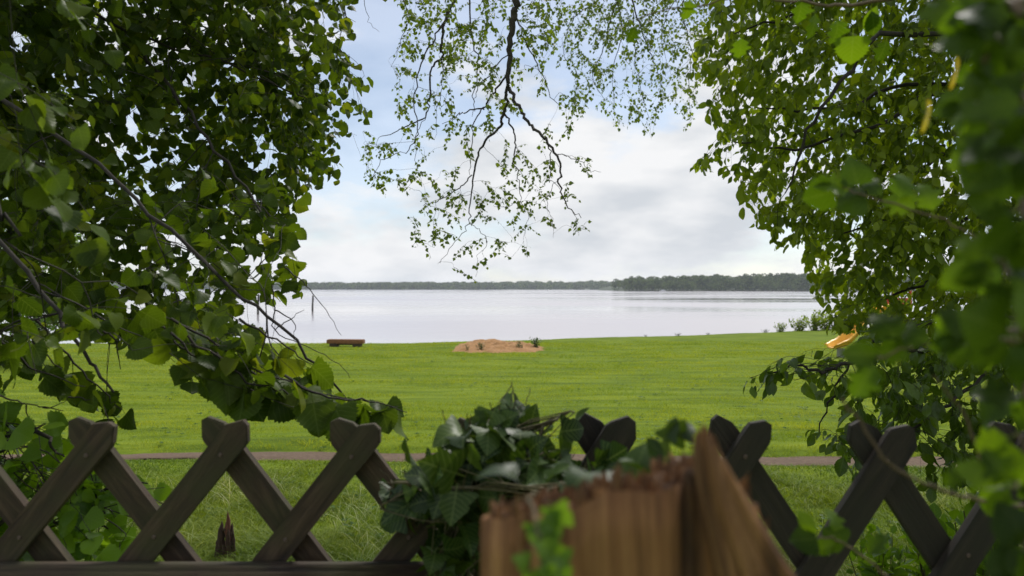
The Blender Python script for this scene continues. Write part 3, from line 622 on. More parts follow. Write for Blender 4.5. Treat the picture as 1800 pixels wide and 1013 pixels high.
# ------------------------------------------------------------------ lattice fence
def wood_mat(name, c1, c2, c3, green=None, sx=30, sy=1.6):
    m, t, b, n, l = mat(name)
    tc = n('ShaderNodeTexCoord'); oi = n('ShaderNodeObjectInfo')
    ad = n('ShaderNodeVectorMath'); l(tc.outputs['Object'], ad.inputs[0]); l(oi.outputs['Location'], ad.inputs[1])
    mp = n('ShaderNodeMapping'); l(ad.outputs[0], mp.inputs[0]); mp.inputs['Scale'].default_value = (sx, sy, sx)
    ns = n('ShaderNodeTexNoise'); l(mp.outputs[0], ns.inputs[0]); ns.inputs['Scale'].default_value = 2.2; ns.inputs['Detail'].default_value = 10; ns.inputs['Roughness'].default_value = .7; ns.inputs['Distortion'].default_value = .6
    r = ramp(n, l, ns.outputs['Fac'], [(.3, c1), (.5, c2), (.72, c3)]); col = r.outputs[0]
    n3 = n('ShaderNodeTexNoise'); l(ad.outputs[0], n3.inputs[0]); n3.inputs['Scale'].default_value = 9; n3.inputs['Detail'].default_value = 6
    if green:
        mr = n('ShaderNodeMapRange'); l(n3.outputs['Fac'], mr.inputs[0]); mr.inputs[1].default_value = .42; mr.inputs[2].default_value = .62; mr.inputs[4].default_value = .7
        mm = n('ShaderNodeMixRGB'); l(mr.outputs[0], mm.inputs[0]); l(col, mm.inputs[1]); mm.inputs[2].default_value = (*green, 1); col = mm.outputs[0]
    l(col, b.inputs['Base Color']); b.inputs['Roughness'].default_value = .82
    bp = n('ShaderNodeBump'); bp.inputs['Strength'].default_value = .9; bp.inputs['Distance'].default_value = .005; l(ns.outputs['Fac'], bp.inputs['Height']); l(bp.outputs[0], b.inputs['Normal'])
    return m
M['fence'] = wood_mat('fence_wood', (.008, .005, .003), (.045, .027, .014), (.12, .078, .045), green=(.042, .042, .012), sx=20)
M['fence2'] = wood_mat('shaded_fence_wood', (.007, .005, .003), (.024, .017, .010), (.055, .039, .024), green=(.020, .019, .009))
M['rust'] = bark_mat('rusty_nail', (.05, .03, .02), (.16, .11, .08), (40, 40, 40), .6)
FE = empty('lattice_fence', (0, 1.35, .12), 'weathered dark wooden lattice fence of crossed pointed slats across the foreground', 'fence')
frng = random.Random(4)
def slat(tipx, tipz, y, ang, sgn, L_=1.42, wd=.050, th=.017, mt=None):
    """sgn +1: runs from its tip down to the left (/), -1: down to the right (\\)"""
    bm = bmesh.new(); wd *= frng.uniform(.93, 1.06); h = wd/2; c = .021*frng.uniform(.85, 1.2)
    out = [(-h, -L_), (h, -L_), (h*1.04, -c*1.45), (h*.98, -c*1.05), (h*.34, -.0015), (-h*.20, 0), (-h*.98, -c*.95), (-h*1.04, -c*1.4)]
    top = [(x+frng.uniform(-.002, .002), yy+frng.uniform(-.002, .002)) for x, yy in out]
    # a few stations along the length so that the edge wobbles a little
    left = [(-h+frng.uniform(-.0012, .0012), -c*1.25-(L_-c*1.25)*i/7) for i in range(1, 7)]
    right = [(h+frng.uniform(-.0012, .0012), -c*1.25-(L_-c*1.25)*i/7) for i in range(6, 0, -1)]
    ring = [top[0], top[1]]+right+top[2:]+left
    f = [bm.verts.new((x, yy, -th/2)) for x, yy in ring]; g_ = [bm.verts.new((x, yy, th/2)) for x, yy in ring]
    bm.faces.new(f[::-1]); bm.faces.new(g_)
    for i in range(len(ring)): j = (i+1) % len(ring); bm.faces.new((f[i], f[j], g_[j], g_[i]))
    bmesh.ops.bevel(bm, geom=[e for e in bm.edges if abs((e.verts[0].co-e.verts[1].co).z) < 1e-4], offset=.002, segments=2, affect='EDGES')
    bmesh.ops.recalc_face_normals(bm, faces=bm.faces)
    o = bmobj('slat', bm, mt or M['fence'], FE)
    # local x: width, y: along to the tip, z: thickness facing the camera
    a = math.radians(ang)*sgn
    from mathutils import Matrix
    ya = Vector((math.cos(math.radians(ang))*sgn, 0, math.sin(math.radians(ang)))); za = Vector((0, -1, 0)); xa = ya.cross(za)
    Mx = Matrix((xa, ya, za)).transposed().to_4x4(); Mx.translation = Vector((tipx, y, tipz))-Vector(FE.location)
    o.matrix_local = Mx
    if sgn > 0:
        for yy in (-.072, -.262):
            b2 = bmesh.new(); bmesh.ops.create_uvsphere(b2, u_segments=10, v_segments=6, radius=.0042)
            for v in b2.verts: v.co.z *= .4
            n_ = bmobj('nail', b2, M['rust'], o, True); n_.location = (frng.uniform(-.003, .003), yy, th/2+.0005)
    return o
for cx in (-299, -67, 165, 398, 626, 843):
    dd = 1.35; x = (cx-900)/F*dd; zt = CAMZ-(743+frng.uniform(-3, 3)-506.5)/F*dd
    slat(x+.040, zt, dd-.011, 51.5+frng.uniform(-1, 1), 1); slat(x-.044, zt+.003, dd+.0125, 52+frng.uniform(-1, 1), -1)
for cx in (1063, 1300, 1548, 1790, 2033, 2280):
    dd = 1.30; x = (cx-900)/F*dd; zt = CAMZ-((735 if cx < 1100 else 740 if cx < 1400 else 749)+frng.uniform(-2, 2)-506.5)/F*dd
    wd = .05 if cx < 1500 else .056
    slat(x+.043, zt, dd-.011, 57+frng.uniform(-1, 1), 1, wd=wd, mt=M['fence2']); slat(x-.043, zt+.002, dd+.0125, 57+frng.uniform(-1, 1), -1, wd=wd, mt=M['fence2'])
def rail(x0, x1, y, z, h=.075, th=.035, mt=None):
    bm = bmesh.new(); bmesh.ops.create_cube(bm, size=1)
    for v in bm.verts: v.co = Vector((v.co.x*th, v.co.y*(x1-x0), v.co.z*h))
    bmesh.ops.bevel(bm, geom=bm.edges[:], offset=.008, segments=3, affect='EDGES')
    o = bmobj('rail', bm, mt or M['fence'], FE, True); o.rotation_euler = (0, 0, -PI/2); o.location = Vector(((x0+x1)/2, y, z))-Vector(FE.location); return o
zr = CAMZ-(991-506.5)/F*1.31
rail(-1.6, -.13, 1.35-.04, zr-.037); rail(-1.6, -.13, 1.31, .35)
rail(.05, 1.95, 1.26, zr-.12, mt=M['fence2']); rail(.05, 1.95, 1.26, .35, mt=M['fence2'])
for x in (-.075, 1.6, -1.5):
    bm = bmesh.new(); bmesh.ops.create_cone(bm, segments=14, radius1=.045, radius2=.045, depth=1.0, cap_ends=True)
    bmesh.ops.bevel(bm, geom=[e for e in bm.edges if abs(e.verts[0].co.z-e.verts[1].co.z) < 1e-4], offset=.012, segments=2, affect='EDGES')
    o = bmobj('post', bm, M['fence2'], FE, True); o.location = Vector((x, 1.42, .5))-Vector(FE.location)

# ------------------------------------------------------------------ rotten gate post in the foreground
M['rot'] = wood_mat('split_post_wood', (.012, .006, .003), (.21, .10, .036), (.46, .26, .105), sx=14, sy=14)
m = M['rot']; t = m.node_tree
for nd in t.nodes:
    if nd.type == 'MAPPING': nd.inputs['Scale'].default_value = (24, 24, 1.6)
    if nd.type == 'BUMP': nd.inputs['Distance'].default_value = .006
M['rotpale'] = wood_mat('pale_split_wood', (.08, .04, .018), (.26, .14, .06), (.42, .26, .13), sx=26, sy=26)
for m in (M['rot'], M['rotpale']):
    t = m.node_tree; b = t.nodes['Principled BSDF']; old = b.inputs['Base Color'].links[0].from_socket
    g_ = t.nodes.new('ShaderNodeNewGeometry'); r_ = ramp(t.nodes.new, t.links.new, g_.outputs['Random Per Island'], [(0, (.5, .45, .42)), (.5, (.88, .84, .8)), (1, (1.2, 1.12, 1.0))])
    x_ = t.nodes.new('ShaderNodeMixRGB'); x_.blend_type = 'MULTIPLY'; x_.inputs[0].default_value = 1; t.links.new(old, x_.inputs[1]); t.links.new(r_.outputs[0], x_.inputs[2]); t.links.new(x_.outputs[0], b.inputs['Base Color'])
PD = .50
GP = empty('wooden_post', (P(1130, 900, PD)[0], PD, 0), 'thick rotten split wooden post with ragged top, blurred in the foreground', 'post')
def topz(x):   # ragged height as seen across the post
    px = 900+x/PD*F
    pts = [(820, 925), (850, 912), (935, 905), (955, 893), (1000, 884), (1040, 868), (1075, 860), (1120, 856), (1150, 858), (1185, 845), (1215, 838), (1235, 815), (1255, 810), (1275, 830), (1300, 860), (1335, 905), (1370, 960), (1420, 1010), (1470, 1100)]
    return CAMZ-(np.interp(px, [p[0] for p in pts], [p[1] for p in pts])-506.5)/F*PD
na, nz = 120, 46; cx = P(1130, 900, PD)[0]; R0 = .105
an = np.linspace(0, 2*PI, na, endpoint=False); groove = 1-.10*np.clip(vn(an*3.2, an*0, 1, 13)-.15, 0, 1)-.10*np.exp(-((an-4.95)/.05)**2)-.07*np.exp(-((an-4.2)/.04)**2)+.035*vn(an*9, an*0, 1, 3)+.015*vn(an*22, an*0, 1, 4)
V = []; 
X0 = cx+R0*1.06*np.cos(an)*groove; Y0 = PD+.05+R0*.75*np.sin(an)*groove
ztop = topz(X0)-.24*(Y0-PD)+.004*vn(an*12, an*0, 1, 5)-.006*np.abs(vn(an*6, an*0+3, 1, 6))
for k in range(nz):
    f = k/(nz-1); z = 0.0*(1-f)+ztop*f; wob = 1+.012*vn(an*8, an*0+f*9, 1, 9)+.01*(1-f)
    V.append(np.stack((cx+(X0-cx)*wob, PD+.05+(Y0-PD-.05)*wob, z), -1))
nr = 10
for k in range(1, nr+1):
    f = 1-k/nr; x = cx+(X0-cx)*f; y = PD+.05+(Y0-PD-.05)*f
    z = topz(x)-.24*(y-PD)+.005*vn(x*45, y*40, 1, 4)+.003*vn(x*110, y*80, 1, 7)-.004-.045*(1-f)**.6*np.clip((x-cx)/R0+.2, 0, 1)
    V.append(np.stack((x, y, z), -1))
V = np.concatenate(V); i = np.arange(len(V)).reshape(-1, na); j = np.roll(i, -1, 1)
npmesh('post_shaft', V, [np.stack((i[:-1], j[:-1], j[1:], i[1:]), -1).reshape(-1, 4)], M['rot'], GP)
# fibres and splinters of the break, each with its own torn top
SP = Tubes(); SL = Tubes(); rr = np.random.default_rng(7)
def topb(x, y): return float(topz(np.array(x)))-.24*(y-PD)
for k in range(900):
    th = rr.uniform(0, 2*PI); rho = math.sqrt(rr.uniform(0, 1)) if k % 3 else rr.uniform(.88, .97)
    x = cx+R0*1.0*rho*math.cos(th); y = PD+.05+R0*.72*rho*math.sin(th); z = topb(x, y)+rr.normal()*.005
    r_ = .0012+.0042*rr.random()**2; dx, dy = rr.normal(size=2)*.002
    SP.add([(x*1+.002*rr.normal(), y, z-.30), (x, y, z-.02), (x+dx, y+dy, z-.004), (x+dx*1.6, y+dy*1.6, z+rr.uniform(-.002, .006))], [r_, r_*1.0, r_*.85, r_*.25], 5)
# pale slab split off along the right side, leaning outwards
for k in range(70):
    f = k/69; px0 = 1222+52*f+rr.normal()*3; py0 = 752+75*f**2+60*max(0, .25-f)+rr.normal()*7; px1 = 1290+165*f; dd = PD-.032+rr.normal()*.005
    a_ = P(px0, py0, dd); b_ = P(px1, 1120, dd); m1 = P((px0*1.6+px1*.4)/2, 860+40*f, dd)
    SL.add(smoothpath([b_, m1, a_], 4), np.concatenate((np.full(6, .0048), [.004, .0028, .0008]))*rr.uniform(.5, 1.1), 6)
SL.build('split_slab', M['rot'], GP)
SP.build('splinters', M['rot'], GP)

# ------------------------------------------------------------------ ivy on the fence and the post
rng = np.random.default_rng(71)
IV = empty('ivy', (-.08, 1.38, .1), 'dark glossy ivy climbing the middle fence post and spilling over the rotten post', 'ivy')
TB = Tubes(); LV = Leaves(); LYg = Leaves(); limbs = []
for q in ([(-.08, 1.30, .1), P(800, 1100, 1.25), P(820, 950, 1.22), P(860, 850, 1.2), P(890, 760, 1.22), P(905, 725, 1.22)],
          [P(820, 950, 1.22), P(790, 880, 1.2), P(740, 850, 1.2), P(700, 850, 1.2), P(668, 895, 1.2)],
          [P(870, 850, 1.2), P(930, 800, 1.2), P(960, 745, 1.2), P(1010, 725, 1.2)],
          [P(880, 900, 1.2), P(960, 860, 1.0), P(1060, 850, .8), P(1180, 800, .75)],
          [P(820, 900, 1.25), P(800, 800, 1.25), P(815, 745, 1.25)]):
    limbs.append(limb(TB, q, .005, .0015, 6, .004, rng, 6))
polyI = [(765, 1080), (752, 960), (775, 890), (705, 900), (690, 880), (730, 825), (785, 815), (775, 785), (800, 745), (825, 740), (850, 750), (872, 712), (925, 708), (950, 755), (965, 790), (1000, 835), (1040, 845), (1030, 885), (960, 900), (880, 930), (870, 1080)]
tg = sample(polyI, 95, rng, lambda x, y, r: 1.22+r.uniform(-.1, .1))
grow(limbs, tg, TB, LV, rng, .04, .052, .35, spray=.05, sides=1, flow=(0, -.2, .1), tilt=.35, thick=.003)
for i in range(len(LV.n)): LV.n[i] = LV.n[i]+np.array((0, -.5, .3))
for (x, y, dd, s_) in ((985, 733, 1.2, .05), (1020, 718, 1.2, .035), (975, 760, 1.2, .045), (745, 830, 1.15, .05), (700, 870, 1.2, .03)):
    LV.add(P(x, y, dd), nrm(np.array((rng.uniform(-1, 1), -.2, rng.uniform(-.6, .6)))), np.array((0, -1, .5))+rng.normal(size=3)*.3, s_)
# leaves lying over the near post, catching the sky
for k in range(24):
    x = rng.uniform(925, 1160); y = 890-(x-925)*.17+rng.normal()*12; dd = rng.uniform(.55, .95)
    LV.add(P(x, y, dd), np.array((rng.normal(), rng.normal()*.5, rng.normal()*.3)), UP+rng.normal(size=3)*.3+np.array((0, -.25, 0)), rng.uniform(.028, .04))
for k in range(7):
    LV.add(P(rng.uniform(1150, 1215), rng.uniform(770, 815), .72), np.array((rng.normal(), 0, rng.normal()*.5)), UP+rng.normal(size=3)*.5+np.array((0, -.6, 0)), rng.uniform(.02, .03))
pp = smoothpath([limbs[3][0][8], P(940, 868, .6), P(930, 880, .47), P(945, 920, .44), P(950, 980, .43), P(985, 1040, .43)], 5, .001, rng); TB.add(pp, .0012, 4)
for k in range(13):
    q = pp[rng.integers(11, len(pp))]+rng.normal(size=3)*np.array((.007, .004, .006))
    LYg.add(q, np.array((rng.normal()*.6, -.1, -1+rng.normal()*.5)), np.array((0, -1, .4))+rng.normal(size=3)*.4, rng.uniform(.012, .022))
TB.build('stems', M['stem'], IV)
LV.build('foliage', M['ivy'], IV, templates('ivy', 6, 19, petiole=.3, fold=.3, curl=.9, sub=2), keeper([polyI, [(900, 930), (900, 830), (1240, 750), (1240, 900)], [(955, 705), (1040, 705), (1040, 745), (960, 790)], [(660, 910), (660, 880), (770, 815), (770, 900)]])); o = LYg.build('young_leaves', M['ivy_young'], IV, templates('ivy', 3, 20, petiole=.2, fold=.2)); o['label'] = 'light green young leaves hanging down the post'

# ------------------------------------------------------------------ broken stump in the meadow
M['stump'] = bark_mat('stump_wood', (.010, .006, .004), (.11, .06, .035), (30, 30, 2))
M['stumpred'] = bark_mat('rusty_rotten_wood', (.09, .03, .015), (.2, .08, .05), (20, 20, 3))
sx, sy = P(396, 985, 6.0)[:2]; sz0 = float(gz(sx, sy))
ST = empty('tree_stump', (sx, sy, sz0), 'small broken dark tree stump with jagged spikes in tall grass behind fence', 'stump')
def spikes(specs, name, mt):
    T_ = Tubes()
    for (dx, dy, r_, h_, lx) in specs:
        n_ = 14; f = np.linspace(0, 1, n_); pts = np.stack((sx+dx+lx*f, sy+dy+0*f, sz0-.08+(h_+.08)*f), -1); pts[1:, :2] += rng.normal(size=(n_-1, 2))*.003
        T_.add(pts, r_*np.clip(1.2-f*.35, 0, 2)*(1+.15*np.sin(f*17+dx*90))*(1-np.maximum(0, (f-.82)/.18)**1.3)+.001, 9)
    T_.build(name, mt, ST)
spikes([(-.05, 0, .026, .35, .025), (-.025, .0, .02, .30, .0), (-.035, .02, .03, .24, 0), (.025, 0, .028, .39, .0), (.05, .01, .02, .33, 0), (0, -.02, .022, .17, 0), (-.075, .0, .02, .22, .02), (.035, -.03, .016, .3, 0), (.065, 0, .014, .24, .0)], 'stump_wood', M['stump'])
spikes([(.028, -.01, .022, .43, -.004)], 'red_splinter', M['stumpred'])

# ------------------------------------------------------------------ bench
M['bench'] = wood_mat('bench_wood', (.13, .05, .02), (.26, .11, .045), (.36, .18, .08), sx=10, sy=1)
M['benchdark'] = wood_mat('bench_leg_wood', (.03, .02, .012), (.06, .04, .025), (.1, .06, .04))
bx, by = P(608, 600, 38.6)[:2]; bz = float(gz(bx, by))
BN = empty('log_bench', (bx, by, bz), 'reddish timber bench without backrest at the lake edge', 'bench'); BN.rotation_euler = (0, 0, math.radians(-6))
def boxo(name, c, s_, mt, parent, bev=.01, rot=None):
    bm = bmesh.new(); bmesh.ops.create_cube(bm, size=1)
    for v in bm.verts: v.co = Vector((v.co.x*s_[0], v.co.y*s_[1], v.co.z*s_[2]))
    bmesh.ops.bevel(bm, geom=bm.edges[:], offset=bev, segments=2, affect='EDGES')
    o = bmobj(name, bm, mt, parent); o.location = c
    if rot: o.rotation_euler = rot
    return o
boxo('seat', (0, -.12, .27), (1.95, .22, .21), M['bench'], BN, .03); boxo('seat', (0, .12, .275), (1.95, .22, .21), M['bench'], BN, .03)
boxo('brace', (0, 0, .13), (1.2, .08, .08), M['benchdark'], BN, .01)
for dx in (-.62, .62): boxo('leg', (dx, 0, .06), (.4, .44, .24), M['benchdark'], BN, .02)

# ------------------------------------------------------------------ sand pile with weeds
SPc = (-.75, 36.4); szc = float(gz(*SPc))
SD = empty('sand_pile', (SPc[0], SPc[1], szc), 'low heap of reddish brown sand on the lawn near the water', 'sand pile')
rad = np.linspace(0, 1, 34); an = np.linspace(0, 2*PI, 90, endpoint=False); RR, AA = np.meshgrid(rad, an)
ed = 1+.14*vn(AA*2.2, AA*0, 1, 2)+.10*vn(AA*7, AA*0, 1, 3)+.06*vn(AA*20, AA*0, 1, 4)
X = SPc[0]+2.35*RR*ed*np.cos(AA); Y = SPc[1]+3.9*RR*ed*np.sin(AA)
Z = gz(X, Y)+.15*(1-sstep(.45, 1., RR))*(1+.3*vn(X, Y, .9, 5))+.09*vn(X, Y, .4, 6)*(1-RR**3)+.06*vn(X, Y, .16, 8)*(1-RR**4)-.06*RR**6+.02
V = np.stack((X, Y, Z), -1).reshape(-1, 3); i = np.arange(len(V)).reshape(90, 34); j = np.roll(i, -1, 0)
M['sand'] = bark_mat('red_sand', (.17, .08, .028), (.50, .27, .10), (4, 1.5, 4), 1, 1)
npmesh('sand', V, [np.stack((i[:, :-1], i[:, 1:], j[:, 1:], j[:, :-1]), -1).reshape(-1, 4)], M['sand'], SD)
def weed(name, px, dist, h_, n_, label, cat='plant', group=None, seed=0, col=None, lift=0., wsc=1.):
    x, y = (px-900)/F*dist, dist; z = float(gz(x, y))+lift; r_ = np.random.default_rng(seed); o = empty(name, (x, y, z), label, cat, group); T_ = Tubes(); L_ = Leaves()
    for k in range(n_):
        a = r_.uniform(0, 6.28); sp = r_.uniform(.05, .5)*h_*wsc; e = np.array((x+math.cos(a)*sp*1.3, y+math.sin(a)*sp, z+h_*r_.uniform(.55, 1.05)))
        pp = smoothpath([(x+math.cos(a)*sp*.4, y+math.sin(a)*sp*.4, z-.03), (np.array((x+math.cos(a)*sp*.6, y, z))+e)/2, e], 3); T_.add(pp, np.linspace(h_*.012, h_*.004, len(pp)), 3)
        leafy_twig(pp, L_, r_, h_*.09, h_*.16, .1)
    T_.build('stems', M['stem'], o); L_.build('foliage', col or M['weed'], o, templates('ellipse', 3, 31, petiole=.1)); return o
weed('weed', 845, 34.0, .34, 16, 'spiky dark weed at the front foot of the sand pile', group='weeds round the sand pile', seed=1, lift=.05)
weed('weed', 914, 34.6, .34, 18, 'low leafy weed in front of the right half of the sand pile', group='weeds round the sand pile', seed=2, lift=.05)
weed('weed', 942, 36.2, .5, 20, 'taller dark weed at the right end of the sand pile', group='weeds round the sand pile', seed=3)
weed('weed', 822, 34.3, .2, 10, 'smallest weed, left of the spiky one, at the front of the sand pile', group='weeds round the sand pile', seed=4, lift=.08)

# bank plants along the water edge
EB = [(1135, .2, 'flat low tussock on the bank edge right of the sand pile'), (1192, .35, 'small tuft of bank plants at the water edge left of the long grassy stretch'), (1245, .25, 'little tuft on the bank edge below the headland'),
      (1345, .45, 'loose green bank bush below the middle of the headland'), (1372, .6, 'bushy bank plant just left of the drooping elm leaves'), (1405, .95, 'tall bank bush beside the elm leaves at the water edge'),
      (1432, 1.1, 'tall bank bush partly hidden by the lowest elm leaves'), (1455, 1.3, 'biggest bank bush, mostly hidden behind the elm'), (1500, 1.4, 'bank bush deep behind the elm leaves, left of the slide ladder'), (1560, 1.5, 'bank bush behind the elm leaves, beyond the slide ladder')]
for k, (px, h_, lb) in enumerate(EB):
    if h_ < .5: h_ *= .55
    dist = 46.
    for _ in range(12): dist = float(edge((px-900)/F*dist))-.2
    weed('bank_bush', px, dist, h_, 34 if h_ > .5 else 22, lb, 'bush', 'bushes along the bank', 50+k, M['farwood'] if h_ < .3 else M['right'], wsc=2.2 if h_ < .5 else 1.3)

# ------------------------------------------------------------------ slide
def plain(name, c, rough=.4):
    m, t, b, n, l = mat(name); ns = n('ShaderNodeTexNoise'); ns.inputs['Scale'].default_value = 6; ns.inputs['Detail'].default_value = 4
    r = ramp(n, l, ns.outputs['Fac'], [(.3, tuple(v*.8 for v in c)), (.7, c)]); l(r.outputs[0], b.inputs['Base Color']); b.inputs['Roughness'].default_value = rough; return m
M['yel'] = plain('yellow_plastic', (.95, .50, .03)); M['red'] = plain('red_plastic', (.6, .06, .03)); M['white'] = plain('white_paint', (.75, .75, .75)); M['steel'] = plain('grey_metal', (.3, .3, .3))
xs0, ys0 = P(1460, 620, 30.5)[:2]; g0 = float(gz(xs0, ys0))
SLD = empty('playground_slide', (xs0, ys0, g0), 'yellow plastic playground slide with red posts, half hidden behind the right leaves', 'slide')
bm = bmesh.new(); path = [(0, .30), (.35, .30), (.7, .42), (1.1, .72), (1.6, 1.12), (2.1, 1.45), (2.5, 1.5)]
prof = [(-.30, .20), (-.26, .22), (-.22, .19), (-.17, .03), (0, -.02), (.17, .03), (.22, .19), (.26, .22), (.30, .20)]; rows = []
sp_ = smoothpath([(a, 0, b_) for a, b_ in path], 5)
for ii, p in enumerate(sp_):
    T_ = nrm(sp_[min(ii+1, len(sp_)-1)]-sp_[max(ii-1, 0)]); nn = np.array((-T_[2], 0, T_[0])); k = min(1, .45+ii*.12)
    rows.append([bm.verts.new(tuple(p+np.array((0, u*(.75+.25*k), 0))+nn*(v*k if v > 0 else v))) for u, v in prof])
for a, b_ in zip(rows[:-1], rows[1:]):
    for k in range(8): bm.faces.new((a[k], a[k+1], b_[k+1], b_[k]))
o = bmobj('chute', bm, M['yel'], SLD, True); sm = o.modifiers.new('s', 'SOLIDIFY'); sm.thickness = .035
for dx, dy in ((2.45, -.35), (2.45, .35), (3.2, -.35), (3.2, .35)): boxo('post', (dx, dy, 1.05), (.09, .09, 2.3), M['red'] if dy < 0 else M['steel'], SLD, .015)
boxo('platform', (2.85, 0, 1.42), (.85, .78, .06), M['yel'], SLD)
for k in range(5): boxo('rung', (3.28+.05*(4-k), 0, .25+.25*k), (.05, .62, .04), M['red'], SLD, .01)
boxo('side_panel', (2.85, -.38, 1.75), (.68, .03, .4), M['red'], SLD); boxo('side_panel', (2.85, .38, 1.75), (.68, .03, .4), M['red'], SLD)
boxo('support', (.45, 0, .13), (.08, .3, .3), M['steel'], SLD)
SLD.rotation_euler = (0, 0, math.radians(22)); SLD.scale = (1.25, 1.25, 1.25)

# ------------------------------------------------------------------ mooring poles, boat
M['pole'] = bark_mat('wet_pole_wood', (.03, .028, .024), (.09, .08, .065), (2, 2, 1))
for (px, dist, top, lb) in ((549, 142, 521, 'dark mooring pole in the lake, right one of two, clear of the linden leaves'), (453, 125, 519, 'dark mooring pole in the lake, left one of two, seen among linden twigs')):
    x = (px-900)/F*dist; zt = CAMZ-(top-506.5)/F*dist
    o = empty('mooring_pole', (x, dist, WZ), lb, 'pole', 'mooring poles'); T_ = Tubes()
    f = np.linspace(0, 1, 12); T_.add(np.stack((x+.12*f+.02*np.sin(f*9), dist+0*f, WZ-1+(zt-WZ+1)*f), -1), .19-.03*f, 10)
    q = T_.build('shaft', M['pole'], o)
    bm = bmesh.new(); bmesh.ops.create_cone(bm, segments=10, radius1=.19, radius2=.04, depth=.22, cap_ends=True); c = bmobj('cap', bm, M['pole'], o); c.location = (.12, 0, zt-WZ+.10)
bxx, byy = P(1165, 512, 1000)[:2]
BO = empty('motorboat', (bxx, byy, WZ), 'tiny white boat lying in front of the wooded headland', 'boat')
bm = bmesh.new(); st = [(-4, .9, .9), (-2, 1.3, .95), (1, 1.3, 1.05), (3, .9, 1.2), (4.3, .05, 1.4)]; rows = []
for (x, hw, hz) in st: rows.append([bm.verts.new(q) for q in ((x, -hw, hz), (x, -hw*.7, -.2), (x, hw*.7, -.2), (x, hw, hz))])
for a, b_ in zip(rows[:-1], rows[1:]):
    for k in range(4): bm.faces.new((a[k], a[(k+1) % 4], b_[(k+1) % 4], b_[k]))
bm.faces.new(rows[0]); bm.faces.new(rows[-1][::-1]); bmobj('hull', bm, M['white'], BO)
boxo('cabin', (-.3, 0, 1.6), (3.4, 1.8, 1.2), M['white'], BO, .15)

# mid-distance trees behind the linden on the left bank
M['midleaf'] = leaf_mat('bank_tree_leaf', [(.08, .14, .02), (.12, .2, .03), (.10, .17, .025)], trans=.4, veins=False)
for (px, dist, top, wdt, lb, sd_) in ((60, 27, 350, 2.4, 'bright green bank tree glimpsed through gaps at the far left', 1), (-150, 30, 250, 3.5, 'bigger bank tree beyond the left edge, behind the linden', 2)):
    x = (px-900)/F*dist; z0 = float(gz(x, dist)); zt = CAMZ-(top-506.5)/F*dist; H = zt-z0; r_ = np.random.default_rng(sd_)
    o = empty('bank_tree', (x, dist, z0), lb, 'tree'); T_ = Tubes(); L_ = Leaves()
    tr, rr_ = limb(T_, [(x, dist, z0-.1), (x+.1, dist, z0+H*.4), (x, dist, z0+H*.95)], .13, .02, k=8)
    for k in range(240):
        dd_ = nrm(r_.normal(size=3)); c = np.array((x, dist, z0+H*.58))+dd_*np.array((wdt, wdt, H*.42))*r_.uniform(.45, 1)**.6
        if k % 3 == 0:
            p0 = tr[int(np.clip((c[2]-z0)/H*.8*len(tr), 1, len(tr)-1))]; T_.add(smoothpath([p0, (p0+c)/2+np.array((0, 0, -.1)), c], 3), np.linspace(.03, .006, 7), 4)
        for e in range(26): L_.add(c+r_.normal(size=3)*.32, r_.normal(size=3)+np.array((0, 0, -.6)), r_.normal(size=3)+UP*.6, r_.uniform(.10, .17))
    T_.build('trunk', M['bark'], o); L_.build('crown', M['midleaf'], o, templates('birch', 3, 33, petiole=.1))

# ------------------------------------------------------------------ grass
def blades(name, x, y, z, h_, wd, lean, mt, rng, label, seg=2):
    n_ = len(x); a = rng.uniform(0, 2*PI, n_); dx, dy = np.cos(a), np.sin(a); b_ = rng.uniform(0, 2*PI, n_); lx, ly = np.cos(b_)*lean*h_, np.sin(b_)*lean*h_
    rows = []
    for k in range(seg):
        f = k/seg; ww = wd*(1-f*.55)*.5; cx_ = x+lx*f*f; cy_ = y+ly*f*f; cz_ = z+h_*(f-.15*lean*f*f)
        rows += [np.stack((cx_-dx*ww, cy_-dy*ww, cz_), -1), np.stack((cx_+dx*ww, cy_+dy*ww, cz_), -1)]
    rows.append(np.stack((x+lx, y+ly, z+h_*(1-.25*lean)), -1))
    V = np.stack(rows, 1); nv = V.shape[1]; base = (np.arange(n_)*nv)[:, None]
    q = [np.array((2*k, 2*k+1, 2*k+3, 2*k+2))+base for k in range(seg-1)]; tr_ = np.array((nv-3, nv-2, nv-1))+base
    o = npmesh(name, V.reshape(-1, 3), [tr_]+([np.concatenate(q)] if q else []), mt, smooth=False)
    return tag(o, label, 'grass', kind='stuff')
def grass_mat(name, cols, trans=.3):
    m = leaf_mat(name, cols, trans=trans, veins=False, rough=.6, spec=.25)
    patchy(m, (.5, .8, 1), (.52, .68, .55), (1.08, 1.04, 1.15)); return m
M['lawn'] = grass_mat('lawn_blade', [(.22, .26, .014), (.32, .37, .022), (.43, .44, .045), (.25, .30, .018)])
M['meadow'] = grass_mat('meadow_blade', [(.10, .155, .012), (.17, .23, .018), (.24, .28, .03), (.13, .185, .014)])
M['straw'] = grass_mat('seed_stalk', [(.42, .42, .2), (.5, .48, .26), (.34, .38, .14)], .2)
rng = np.random.default_rng(81)
n_ = 520000
y = 9.4*(44/9.4)**rng.random(n_)**.85; x = rng.uniform(-.80, .80, n_)*(y+1)
ok = ((y > pathc(x)+.2+.009*x+.10*vn(x, y, .35, 2)+rng.uniform(-.06, .06, n_)) | (vn(x*.6, y, .45, 41) > .62)) & (y < edge(x)+.1)
ok &= ~((((x-SPc[0])/2.25)**2+((y-SPc[1])/3.6)**2) < 1)
x, y = x[ok], y[ok]
